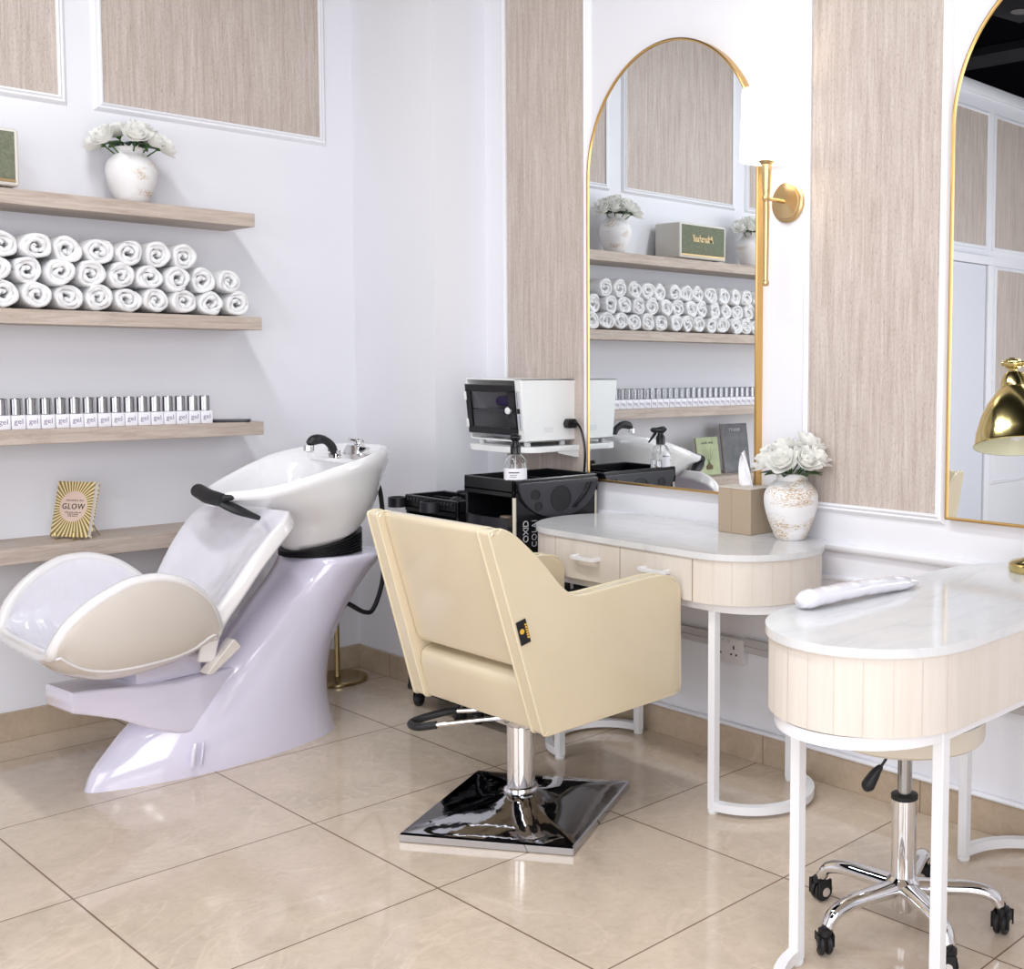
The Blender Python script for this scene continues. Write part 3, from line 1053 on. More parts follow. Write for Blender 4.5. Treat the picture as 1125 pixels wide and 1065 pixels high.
# ------------------------------------------------------------------ mirrors
def arch_mirror(name, label, xc, w, z0, zs_, h):
    t = thing(name, label, 'mirror', (xc, 0, z0))
    r = w / 2
    pts = [(-r, 0), (r, 0), (r, zs_ - z0)]
    N = 48
    top_ = h - z0; ys = zs_ - z0
    for k in range(1, N):
        a = PI * k / N
        pts.append((r * math.cos(a), ys + (top_ - ys) * math.sin(a)))
    pts.append((-r, ys))
    # glass
    bm = BM()
    q = [(a * 0.985, 0.006 + (b - 0.0) * 0.992) for a, b in pts]
    prism(bm, q, lambda a, b: (a, -0.008, b), lambda a, b: (a, -0.025, b))
    finish(bm, 'mirror_glass', M['mirror'], t, smooth=False)
    # frame: deep narrow gold strip
    bm = BM()
    fo, fi = [], []
    cx, cy = 0, 0
    n = len(pts)
    rings = [[], [], [], [], []]
    for i in range(n):
        a, b = pts[i]
        p = Vector(pts[i - 1]); nx = Vector(pts[(i + 1) % n])
        d = (nx - p).normalized(); nrm = Vector((d.y, -d.x))
        if i in (0,): nrm = Vector((-1, -1))
        if i == 1: nrm = Vector((1, -1))
        inn = Vector((a, b)) - nrm * 0.007
        o_ = Vector((a, b)) + nrm * 0.001
        for k, (q_, dep) in enumerate(((o_, 0.0), (o_, 0.028), (Vector((a, b)) - nrm * 0.003, 0.030), (inn, 0.029), (inn, 0.024))):
            rings[k].append((q_.x, -dep, q_.y))
    rowsv = [[bm.verts.new(p) for p in rr] for rr in rings]
    for A, B in zip(rowsv, rowsv[1:]):
        for i in range(n):
            j = (i + 1) % n
            bm.faces.new((A[i], A[j], B[j], B[i]))
    finish(bm, 'gold_frame', M['goldf'], t, ang=40)
    return t
arch_mirror('arched_mirror', 'tall arched gold-framed mirror reflecting the towel shelves', 1.619, 0.812, 0.860, 1.93, 2.352)
arch_mirror('arched_mirror', 'arched gold-framed mirror at the right edge, behind the brass desk lamp', 3.132, 0.812, 0.860, 1.93, 2.352)

# ------------------------------------------------------------------ wall sconce
sc = thing('wall_sconce', 'brass wall sconce with lit white drum shade beside the arched mirror', 'lamp', (2.128, 0, 1.78))
bm = BM(); lathe(bm, [(0.0, 0), (0.062, 0), (0.062, -0.008), (0.056, -0.012), (0.052, -0.012), (0.050, -0.018), (0.010, -0.026), (0.0, -0.026)], 40, (0, 0, 0), axis='y')
finish(bm, 'backplate', M['brass'], sc)
bm = BM(); tube(bm, [(0, -0.02, 0), (0, -0.10, 0.0)], 0.006, 12)
lathe(bm, [(0.001, -0.014), (0.010, -0.010), (0.014, 0.0), (0.010, 0.010), (0.001, 0.014)], 20, (0, -0.105, 0))
lathe(bm, [(0.010, -0.035), (0.0125, -0.03), (0.0125, -0.022), (0.010, -0.018)], 20, (0, -0.105, 0.05))
finish(bm, 'arm', M['brass'], sc)
bm = BM(); lathe(bm, [(0.0, -0.262), (0.008, -0.260), (0.011, -0.254), (0.010, -0.246), (0.0075, -0.244), (0.0105, -0.02), (0.009, 0.0), (0.0125, 0.025), (0.0165, 0.100), (0.026, 0.111), (0.0, 0.112)], 24, (0, -0.105, 0))
finish(bm, 'stem', M['brass'], sc)
bm = BM()
lathe(bm, [(0.080, 0.110), (0.0815, 0.110), (0.0755, 0.318), (0.074, 0.318), (0.080, 0.111)], 48, (0, -0.105, 0), caps=False)
sh = finish(bm, 'lamp_shade', M['shade'], sc)

# ------------------------------------------------------------------ shampoo unit (local: +y towards the basin end)
SU = thing('shampoo_chair', 'white backwash shampoo chair with ceramic basin and plastic-wrapped petal seat', 'shampoo chair', (0.65, -1.0, 0), R(5.5))
# base
tab = [(0.0, -0.520, 0.300, 0.150, 2.2), (0.05, -0.500, 0.285, 0.149, 2.2), (0.10, -0.455, 0.275, 0.146, 2.2), (0.15, -0.405, 0.270, 0.142, 2.2), (0.20, -0.330, 0.268, 0.138, 2.3), (0.30, -0.165, 0.280, 0.134, 2.4),
       (0.39, -0.060, 0.315, 0.134, 2.5), (0.47, 0.020, 0.365, 0.138, 2.5), (0.54, 0.100, 0.415, 0.150, 2.5), (0.59, 0.145, 0.455, 0.168, 2.5), (0.607, 0.155, 0.466, 0.172, 2.5)]
bm = BM()
rings = []
NZ = 34
def sup(c0, c1, hw, e, z, n=56, taper=0.0):
    cy = (c0 + c1) / 2; hl = (c1 - c0) / 2
    out = []
    for k in range(n):
        a = 2 * PI * k / n
        ca, sa = math.cos(a), math.sin(a)
        x = math.copysign(abs(ca) ** (2 / e), ca) * hw
        y = math.copysign(abs(sa) ** (2 / e), sa) * hl
        f = 1.0
        if taper:
            t = (y / hl)
            f = 1 - taper * max(0, -t) ** 1.6
        out.append((x * f, cy + y, z))
    return out
for i in range(NZ + 1):
    z = 0.607 * i / NZ
    a, b, hw, e = spline_table(tab, z)
    rings.append(sup(a, b, hw, e, z, taper=0.42 * max(0, 1 - z / 0.35)))
a, b, hw, e = tab[-1][1:]
rings.append(sup(a + 0.006, b - 0.006, hw - 0.006, e, 0.615))
rings.append(sup(a + 0.02, b - 0.02, hw - 0.02, e, 0.616))
loft(bm, rings)
finish(bm, 'pedestal', M['fibre'], SU, ang=60)
# tongue carrying the seat
bm = BM()
rings = []
for l, hw, zt, zb in ((-0.584, 0.080, 0.322, 0.272), (-0.580, 0.088, 0.328, 0.266), (-0.54, 0.092, 0.326, 0.252), (-0.46, 0.104, 0.318, 0.222), (-0.38, 0.114, 0.308, 0.175), (-0.30, 0.116, 0.300, 0.14), (-0.20, 0.112, 0.300, 0.12), (-0.10, 0.100, 0.305, 0.12)):
    sec = rounded([(-hw, zb), (hw, zb), (hw * 0.97, zt), (-hw * 0.97, zt)], 0.012, 3)
    rings.append([(x, l, z) for x, z in sec])
loft(bm, rings)
finish(bm, 'seat_support', M['fibre'], SU, ang=40)
# recessed slot on the side of the foot
bm = BM()
tube(bm, [(0.139, -0.272, 0.035), (0.146, -0.272, 0.075), (0.142, -0.262, 0.105)], 0.008, 10)
tube(bm, [(0.139, -0.245, 0.035), (0.146, -0.243, 0.080), (0.141, -0.238, 0.105)], 0.0045, 8)
finish(bm, 'side_notch', M['fibre'], SU)
# seat: two upholstered petals joined below
def shell_grid(fn, nu, nv):
    bm = BM()
    vs = [[bm.verts.new(fn(i / nu, -1 + 2 * j / nv)) for j in range(nv + 1)] for i in range(nu + 1)]
    for i in range(nu):
        for j in range(nv):
            bm.faces.new((vs[i][j], vs[i][j + 1], vs[i + 1][j + 1], vs[i + 1][j]))
    return bm
topz = [(0.0, 0.030), (0.066, 0.120), (0.20, 0.215), (0.37, 0.278), (0.50, 0.290), (0.62, 0.280), (0.75, 0.247), (0.86, 0.192), (0.94, 0.130), (1.0, 0.050)]
botz = [(0.0, 0.462), (0.08, 0.425), (0.2, 0.392), (0.35, 0.371), (0.55, 0.368), (0.8, 0.385), (1.0, 0.425)]
def seat_fn(u, v):
    av = abs(v)
    l0 = -0.662 + 0.455 * u
    A = spline_table(topz, u)[0]
    zb_ = spline_table(botz, u)[0]
    phi = av * PI / 2
    bell = math.sin(PI * min(max(u * 0.96 + 0.02, 0), 1)) ** 0.5
    w = (0.200 + 0.070 * bell) * math.sin(phi) ** 0.72
    z = zb_ + A * (1 - math.cos(phi)) ** 1.5
    l = l0 - math.copysign(w, v) * 0.10
    return (math.copysign(w, v), l, z)
bm = shell_grid(seat_fn, 26, 32)
seat = finish(bm, 'seat_shell', M['vinylw'], SU, mats=[M['vinylb'], M['vinylw'], M['pipingw']], ang=180)
md = seat.modifiers.new('thick', 'SOLIDIFY')
md.thickness = 0.034; md.offset = 0; md.material_offset = 1; md.material_offset_rim = 2
md2 = seat.modifiers.new('bev', 'BEVEL'); md2.width = 0.014; md2.segments = 3; md2.limit_method = 'ANGLE'; md2.angle_limit = R(50)
# piping round the rim
edge = []
N = 30
for i in range(N + 1): edge.append(Vector(seat_fn(i / N, 1)))
for j in range(1, 20): edge.append(Vector(seat_fn(1, 1 - 2 * j / 20)))
for i in range(N + 1): edge.append(Vector(seat_fn(1 - i / N, -1)))
for j in range(1, 20): edge.append(Vector(seat_fn(0, -1 + 2 * j / 20)))
bm = BM(); tube(bm, edge, 0.0180, 10, closed=True)
finish(bm, 'seat_rim', M['pipingw'], SU, ang=180)
for sgn in (-1, 1):
    bm = BM()
    ln = []
    for i in range(29):
        u_ = i / 28
        v_ = 0.50 + 0.32 * (abs(2 * u_ - 1)) ** 5
        p_ = Vector(seat_fn(u_, sgn * v_)); q_ = Vector(seat_fn(u_, sgn * (v_ + 0.02))); r_ = Vector(seat_fn(min(1, u_ + 0.01), sgn * v_)) if u_ < 0.99 else Vector(seat_fn(u_ - 0.01, sgn * v_)) * -1 + p_ * 2
        nn = (q_ - p_).cross(r_ - p_) * sgn
        nn.normalize()
        if nn.z > 0: nn = -nn
        ln.append(p_ + nn * 0.0175)
    tube(bm, ln, 0.0045, 8)
    finish(bm, 'petal_piping', M['pipingw'], SU, ang=180)
# hinge block under the seat
bm = BM(); box(bm, -0.075, 0.075, -0.40, -0.20, 0.300, 0.372, 0.008, 2)
finish(bm, 'seat_mount', M['fibre'], SU)
# backrest
cl = [(0.0, -0.200, 0.345), (0.2, -0.172, 0.440), (0.4, -0.110, 0.535), (0.6, -0.045, 0.640), (0.8, 0.010, 0.725), (1.0, 0.048, 0.778)]
def back_fn(u, v):
    l, z = spline_table(cl, u)
    hw = spline_table([(0, 0.19), (0.2, 0.215), (0.45, 0.245), (0.7, 0.262), (0.88, 0.255), (1.0, 0.215)], u)[0]
    wing = 0.050 * abs(v) ** 2.4 * math.sin(PI * min(1, 0.15 + 0.8 * u))
    return (hw * v, l - wing * 0.85, z + wing * 0.5 - 0.02 * v * v * u)
bm = shell_grid(back_fn, 20, 16)
bk_ = finish(bm, 'backrest', M['vinylw'], SU, mats=[M['vinylw'], M['fibre'], M['pipingw']], ang=180)
md = bk_.modifiers.new('thick', 'SOLIDIFY')
md.thickness = 0.05; md.offset = 1; md.material_offset = 1; md.material_offset_rim = 2
md2 = bk_.modifiers.new('bev', 'BEVEL'); md2.width = 0.010; md2.segments = 3; md2.limit_method = 'ANGLE'; md2.angle_limit = R(50)
# bracket wedge under the backrest
bm = BM()
for s in (0.20, ):
    prism(bm, rounded([(-0.262, 0.332), (-0.245, 0.328), (-0.150, 0.395), (-0.172, 0.425)], 0.006, 3), lambda a, b, s=s: (s - 0.03, a, b), lambda a, b, s=s: (s + 0.015, a, b), 0.002, 1)
finish(bm, 'back_bracket', M['vinylb'], SU)
# basin, outer and inner skin
def rimz(l):
    return spline_table([(-0.19, 0.862), (-0.05, 0.870), (0.05, 0.893), (0.2, 0.938), (0.36, 0.972), (0.48, 0.982)], l)[0]
def plan(t0, t1, hw, n=72, e=2.7, nose=0.55):
    """outline in plan, narrow towards the neck end"""
    out = []
    cy = (t0 + t1) / 2; hl = (t1 - t0) / 2
    for k in range(n):
        a = 2 * PI * k / n
        ca, sa = math.cos(a), math.sin(a)
        x = math.copysign(abs(ca) ** (2 / e), ca)
        y = math.copysign(abs(sa) ** (2 / e), sa)
        f = 1 - (1 - nose) * max(0, -(y - 0.15) / 1.15) ** 1.5 if y < 0.15 else 1 - 0.10 * ((y - 0.15) / 0.85) ** 2
        out.append((x * hw * f, cy + y * hl))
    return out
def notch(x, l, depth):
    """dip of the rim at the neck"""
    return depth * math.exp(-(x / 0.060) ** 4) * max(0, min(1, (-0.02 - l) / 0.08))
bm = BM()
rings = []
OUT = [(-0.128, 0.480, 0.235, 0.0, 0.0), (-0.134, 0.487, 0.241, 0.006, 0.010), (-0.134, 0.489, 0.243, 0.018, 0.030), (-0.128, 0.487, 0.241, 0.026, 0.055), (-0.112, 0.476, 0.236, 0.032, 0.075)]
OUT2 = [(-0.075, 0.455, 0.228, 0.820, 0.862), (-0.005, 0.440, 0.214, 0.788, 0.820), (0.070, 0.420, 0.194, 0.752, 0.775), (0.105, 0.400, 0.168, 0.712, 0.738), (0.128, 0.380, 0.142, 0.658, 0.706), (0.150, 0.360, 0.118, 0.634, 0.690)]
for a, b, hw, d0, d1_ in OUT:
    ring = []
    for x, l in plan(a, b, hw):
        f = (l - a) / (b - a)
        ring.append((x, l, rimz(l) - notch(x, l, 0.022) - d0 - (d1_ - d0) * f))
    rings.append(ring)
for a, b, hw, z0_, z1_ in OUT2:
    ring = []
    for x, l in plan(a, b, hw):
        f = (l - a) / (b - a)
        ring.append((x, l, z0_ + (z1_ - z0_) * f))
    rings.append(ring)
rings.reverse()
INN = [(-0.112, 0.466, 0.221, 0.002), (-0.102, 0.455, 0.212, 0.012), (-0.075, 0.340, 0.200, 0.040), (-0.02, 0.335, 0.175, 0.10), (0.04, 0.31, 0.13, 0.15), (0.10, 0.26, 0.07, 0.175)]
for a, b, hw, dz in INN:
    ring = []
    for x, l in plan(a, b, hw):
        ring.append((x, l, rimz(l) - notch(x, l, 0.022) - dz))
    rings.append(ring)
loft(bm, rings)
finish(bm, 'basin', M['ceramic'], SU, ang=60)
# rear deck of the basin with tap and mixer
bm = BM()
rings = []
for dz, sh_ in ((0.0, 0.0), (0.012, 0.004)):
    ring = []
    for x, l in plan(0.315, 0.452, 0.185, 40, 4.0, 0.97):
        ring.append((x, l, rimz(l) - 0.035 + dz))
    rings.append(ring)
loft(bm, rings)
finish(bm, 'basin_deck', M['ceramic'], SU, ang=60)
# black neck rest
bm = BM()
tube(bm, [(-0.098, -0.120, 0.870), (-0.094, -0.122, 0.868), (-0.020, -0.130, 0.855), (0.040, -0.130, 0.850), (0.062, -0.126, 0.850)], [0.016, 0.023, 0.024, 0.023, 0.018], 14)
tube(bm, bez([(0.046, -0.126, 0.853), (0.078, -0.094, 0.859), (0.098, -0.049, 0.864), (0.112, 0.001, 0.869)], 12), [0.017, 0.015, 0.013, 0.012, 0.0105, 0.009, 0.0075, 0.006, 0.005, 0.004, 0.003, 0.0025, 0.002][:13], 10)
tube(bm, bez([(0.044, -0.130, 0.843), (0.070, -0.094, 0.819), (0.088, -0.049, 0.795), (0.100, 0.006, 0.769)], 12), [0.020, 0.023, 0.025, 0.026, 0.026, 0.025, 0.023, 0.020, 0.017, 0.014, 0.011, 0.008, 0.004][:13], 10, sect=[(1.0 * math.cos(2 * PI * k / 10), 0.55 * math.sin(2 * PI * k / 10)) for k in range(10)], up=(0.5, 0.3, 0.8))
for v in bm.verts: v.co += Vector((0.012, 0.008, -0.010))
finish(bm, 'neck_rest', M['rubber'], SU)
# rubber bellows below the basin
bm = BM()
prof = []
for k in range(7):
    z = 0.615 + k * 0.0105
    prof += [(0.128 + 0.004 * (k % 2), z), (0.137, z + 0.003), (0.137, z + 0.007), (0.128, z + 0.009)]
rows_ = lathe(bm, prof, 40, (0, 0.270, 0))
for v in bm.verts:
    t = (v.co.z - 0.615) / 0.072
    f = (v.co.y - 0.133) / 0.274
    v.co.z = 0.615 + t * (0.020 + 0.066 * f)
finish(bm, 'rubber_bellows', M['rubber'], SU)
# spray tap
bm = BM()
tube(bm, bez([(0, 0.333, 0.952), (0, 0.318, 0.985), (0, 0.290, 1.006), (0, 0.255, 1.008), (0, 0.232, 0.995)], 24), [0.012, 0.0125, 0.013, 0.0135, 0.014, 0.0145, 0.0145, 0.014, 0.014, 0.014, 0.014, 0.014, 0.015, 0.0155, 0.016, 0.017, 0.018, 0.018, 0.018, 0.018, 0.017, 0.016, 0.015, 0.013, 0.012], 12)
sp_ = finish(bm, 'spray_head', M['rubber'], SU)
bm = BM(); lathe(bm, [(0.012, 0), (0.017, 0.006), (0.017, 0.024)], 20, (0, 0.232, 0.966)); lathe(bm, [(0.022, 0.928), (0.020, 0.945), (0.014, 0.955), (0.015, 0.966)], 20, (0, 0.337, 0))
finish(bm, 'tap_collar', M['chrome'], SU)
bm = BM()
prism(bm, rounded([(0.375, 0.925), (0.465, 0.935), (0.460, 0.968), (0.400, 0.985)], 0.010, 3), lambda a, b: (-0.035, a, b), lambda a, b: (0.035, a, b), 0.006, 2)
lathe(bm, [(0.014, 0.975), (0.018, 0.985), (0.018, 0.998), (0.01, 1.004)], 20, (0, 0.43, 0))
tube(bm, [(0, 0.43, 0.997), (0, 0.39, 1.004)], 0.006, 8)
finish(bm, 'mixer_tap', M['chrome'], SU)
bm = BM()
lathe(bm, [(0.012, 0), (0.012, 0.02), (0.008, 0.024)], 14, (-0.12, 0.40, 0.955))
finish(bm, 'valve_cap', M['rubber'], SU)
# supply hose behind
bm = BM()
tube(bm, bez([(0.03, 0.420, 0.860), (0.03, 0.481, 0.844), (0.03, 0.502, 0.743), (0.03, 0.500, 0.62), (0.03, 0.500, 0.49), (0.03, 0.460, 0.388), (0.03, 0.420, 0.380), (0.02, 0.36, 0.42), (0.0, 0.30, 0.45)], 56), 0.0085, 10)
finish(bm, 'hose', M['rubber'], SU)

# round brass floor stand behind the shampoo chair
fs = thing('floor_stand', 'round brass floor stand base with slim pole in the corner behind the shampoo chair', 'stand', (0.137, -0.411, 0))
bm = BM(); lathe(bm, [(0.110, 0), (0.114, 0.004), (0.114, 0.012), (0.108, 0.017), (0.02, 0.020), (0.0, 0.020)], 48)
M['aged'] = simple('aged_brass', (0.36, 0.28, 0.14), 0.22, 1.0)
finish(bm, 'round_base', M['aged'], fs)
bm = BM(); lathe(bm, [(0.012, 0.019), (0.010, 0.03), (0.010, 0.60), (0.0, 0.605)], 16, (0, 0, 0))
finish(bm, 'pole', M['aged'], fs)

# ------------------------------------------------------------------ styling chair
CH = thing('styling_chair', 'cream vinyl salon chair on a square chrome base, backrest towards the viewer', 'chair', (1.80, -0.77, 0), 0)
def L(x, y, z): return (x - 1.80, y + 0.77, z)
# square base
a0 = R(30.5)
bm = BM()
rings = []
for s, z in ((0.240, 0.0), (0.243, 0.004), (0.243, 0.022), (0.238, 0.028)):
    rings.append([(math.cos(a) * s * 1.4142, math.sin(a) * s * 1.4142, z) for a in [PI / 4 + k * PI / 2 for k in range(4)]])
# subdivided crowned top
def sq(s, z, n=16, mixc=0.0):
    out = []
    for side in range(4):
        for k in range(n):
            t = -1 + 2 * k / n
            p = Vector((t, -1)) if side == 0 else Vector((1, t)) if side == 1 else Vector((-t, 1)) if side == 2 else Vector((-1, -t))
            c = p.normalized()
            q = p * (1 - mixc) + c * mixc
            out.append((q.x * s, q.y * s, z))
    return out
rings = [sq(0.240, 0.0), sq(0.243, 0.003), sq(0.243, 0.021), sq(0.239, 0.026), sq(0.225, 0.030, mixc=0.0), sq(0.19, 0.038, mixc=0.05), sq(0.15, 0.046, mixc=0.2), sq(0.11, 0.053, mixc=0.5), sq(0.075, 0.060, mixc=0.85), sq(0.050, 0.068, mixc=1.0), sq(0.043, 0.075, mixc=1.0)]
rings = [[(x * math.cos(a0) - y * math.sin(a0), x * math.sin(a0) + y * math.cos(a0), z) for x, y, z in r] for r in rings]
loft(bm, rings)
finish(bm, 'square_base', M['chrome_dark'], CH, ang=28)
bm = BM()
lathe(bm, [(0.046, 0.072), (0.049, 0.078), (0.046, 0.085), (0.039, 0.088), (0.039, 0.262), (0.042, 0.266), (0.042, 0.300)], 40)
finish(bm, 'hydraulic_column', M['chrome'], CH)
bm = BM()
box(bm, -0.052, 0.052, -0.050, 0.050, 0.268, 0.350, 0.004, 2)
box(bm, 0.045, 0.085, -0.045, 0.11, 0.272, 0.348, 0.003, 1)
finish(bm, 'pump_housing', M['chrome'], CH)
bm = BM()
lathe(bm, [(0.0, -0.062), (0.012, -0.060), (0.012, 0.0), (0.0, 0.0)], 16, (0.012, 0, 0.290), axis='y')
finish(bm, 'pump_pivot', M['steel'], CH)
bm = BM()
lv = bez([(-0.03, -0.055, 0.285), (-0.09, -0.16, 0.262), (-0.10, -0.20, 0.258)], 10)
A_ = [L(1.775, -0.825, 0.278), L(1.735, -0.90, 0.262), L(1.70, -0.97, 0.250)]
tube(bm, [L(1.80, -0.80, 0.290), L(1.62, -0.955, 0.262)], 0.0065, 10)
tube(bm, [L(1.745, -0.745, 0.290), L(1.575, -0.86, 0.272)], 0.0065, 10)
finish(bm, 'pump_lever', M['chrome'], CH)
bm = BM()
tube(bm, bez([L(1.64, -0.938, 0.2646), L(1.60, -0.970, 0.258), L(1.555, -0.965, 0.256), L(1.545, -0.93, 0.260), L(1.575, -0.862, 0.272), L(1.60, -0.843, 0.2746)], 26), 0.0115, 12)
finish(bm, 'pedal_grip', M['rubber'], CH)
KS = 0.972
def L(x, y, z): return (KS * x + 0.1239 - 1.80, KS * y - 0.0769 + 0.77, KS * z + 0.0361)
# body: two side panels
side = [(-1.060, 0.866), (-1.028, 0.872), (-0.985, 0.852), (-0.905, 0.778), (-0.838, 0.698), (-0.800, 0.668), (-0.760, 0.664), (-0.489, 0.680), (-0.425, 0.668), (-0.400, 0.636), (-0.395, 0.335), (-0.410, 0.322), (-0.885, 0.312), (-0.895, 0.318)]
side_s = rounded(side, [0.010, 0.02, 0.03, 0.04, 0.03, 0.03, 0.03, 0.05, 0.03, 0.02, 0.012, 0.012, 0.008, 0.008], 4)
XL, XR = 1.497, 2.065
TH = 0.058
for x0, x1, w in ((XL, XL + TH, ''), (XR - TH, XR, '')):
    bm = BM()
    prism(bm, side_s, lambda a, b: L(x0, a, b), lambda a, b: L(x1, a, b), 0.012, 3)
    o = finish(bm, 'side_panel', M['cream'], CH, ang=50)
    # piping lines
    for xx in (x0 + 0.006, x1 - 0.006):
        bm = BM()
        off = 0.003
        pts = [L(xx, a, b) for a, b in side_s]
        tube(bm, pts, 0.0036, 8, closed=True)
        finish(bm, 'piping', M['cream_edge'], o, ang=180)
# backrest cushion between the sides: rear line from (y,z) = (-1.05,.85) down to (-.93,.48)
def slab(bm, pts, xa, xb, bev):
    prism(bm, pts, lambda a, b: L(xa, a, b), lambda a, b: L(xb, a, b), bev, 3)
bm = BM()
slab(bm, rounded([(-1.044, 0.868), (-1.000, 0.872), (-0.87, 0.49), (-0.926, 0.484)], [0.018, 0.03, 0.02, 0.025], 5), XL + TH + 0.002, XR - TH - 0.002, 0.010)
bc = finish(bm, 'backrest', M['cream'], CH, ang=50)
bm = BM()
slab(bm, rounded([(-0.992, 0.866), (-0.952, 0.850), (-0.80, 0.52), (-0.872, 0.490)], [0.02, 0.03, 0.02, 0.01], 4), XL + TH + 0.004, XR - TH - 0.004, 0.010)
finish(bm, 'backrest_pad', M['cream'], CH, ang=50)
bm = BM()
slab(bm, rounded([(-0.930, 0.468), (-0.84, 0.474), (-0.82, 0.325), (-0.888, 0.316)], [0.045, 0.02, 0.01, 0.008], 6), XL + TH + 0.002, XR - TH - 0.002, 0.010)
finish(bm, 'lower_back', M['cream'], CH, ang=50)
bm = BM()
slab(bm, rounded([(-0.86, 0.45), (-0.42, 0.465), (-0.41, 0.325), (-0.85, 0.325)], [0.02, 0.03, 0.02, 0.01], 4), XL + TH + 0.003, XR - TH - 0.003, 0.012)
finish(bm, 'seat', M['cream'], CH, ang=50)
bm = BM(); box(bm, -0.13, 0.23, -0.10, 0.24, 0.346, 0.356)
finish(bm, 'seat_plate', M['blackp'], CH, smooth=False)
# the chair body widens towards the seat on its left side
def splay(o):
    for v in o.data.vertices:
        q = (0.055 - v.co.x) / 0.276
        if q > 0:
            v.co.x -= 0.040 * q * max(0.0, 0.885 - v.co.z) / 0.54
    for c in o.children:
        splay(c)
for c in CH.children:
    if c.name.split('.')[0] in ('side_panel', 'backrest', 'backrest_pad', 'lower_back', 'seat'):
        splay(c)
# little woven brand tag on the side seam
tg = [(-0.984, 0.628), (-0.955, 0.635), (-0.938, 0.573), (-0.967, 0.566)]
bm = BM(); prism(bm, tg, lambda a, b: L(XR + 0.0005, a, b), lambda a, b: L(XR + 0.003, a, b))
tgo = finish(bm, 'tag', M['blackp'], CH, smooth=False)
tgo['label'] = 'small black tag with gold print'
dirv = Vector((0, 0.017, -0.062)).normalized()
bm = BM()
for k in range(6):
    c_ = Vector(L(XR + 0.0034, -0.955 + 0.0, 0.620)) + dirv * (k * 0.0068)
    box(bm, c_.x - 0.0003, c_.x + 0.0003, c_.y - 0.003, c_.y + 0.003, c_.z - 0.0022, c_.z + 0.0022)
finish(bm, 'tag_print', M['orange'], tgo, smooth=False)
bm = BM(); lathe(bm, [(0.0001, 0), (0.007, 0.0), (0.007, 0.0006), (0.0001, 0.0006)], 12, L(XR + 0.0031, -0.966, 0.603), axis='x')
finish(bm, 'tag_emblem', M['orange'], tgo)

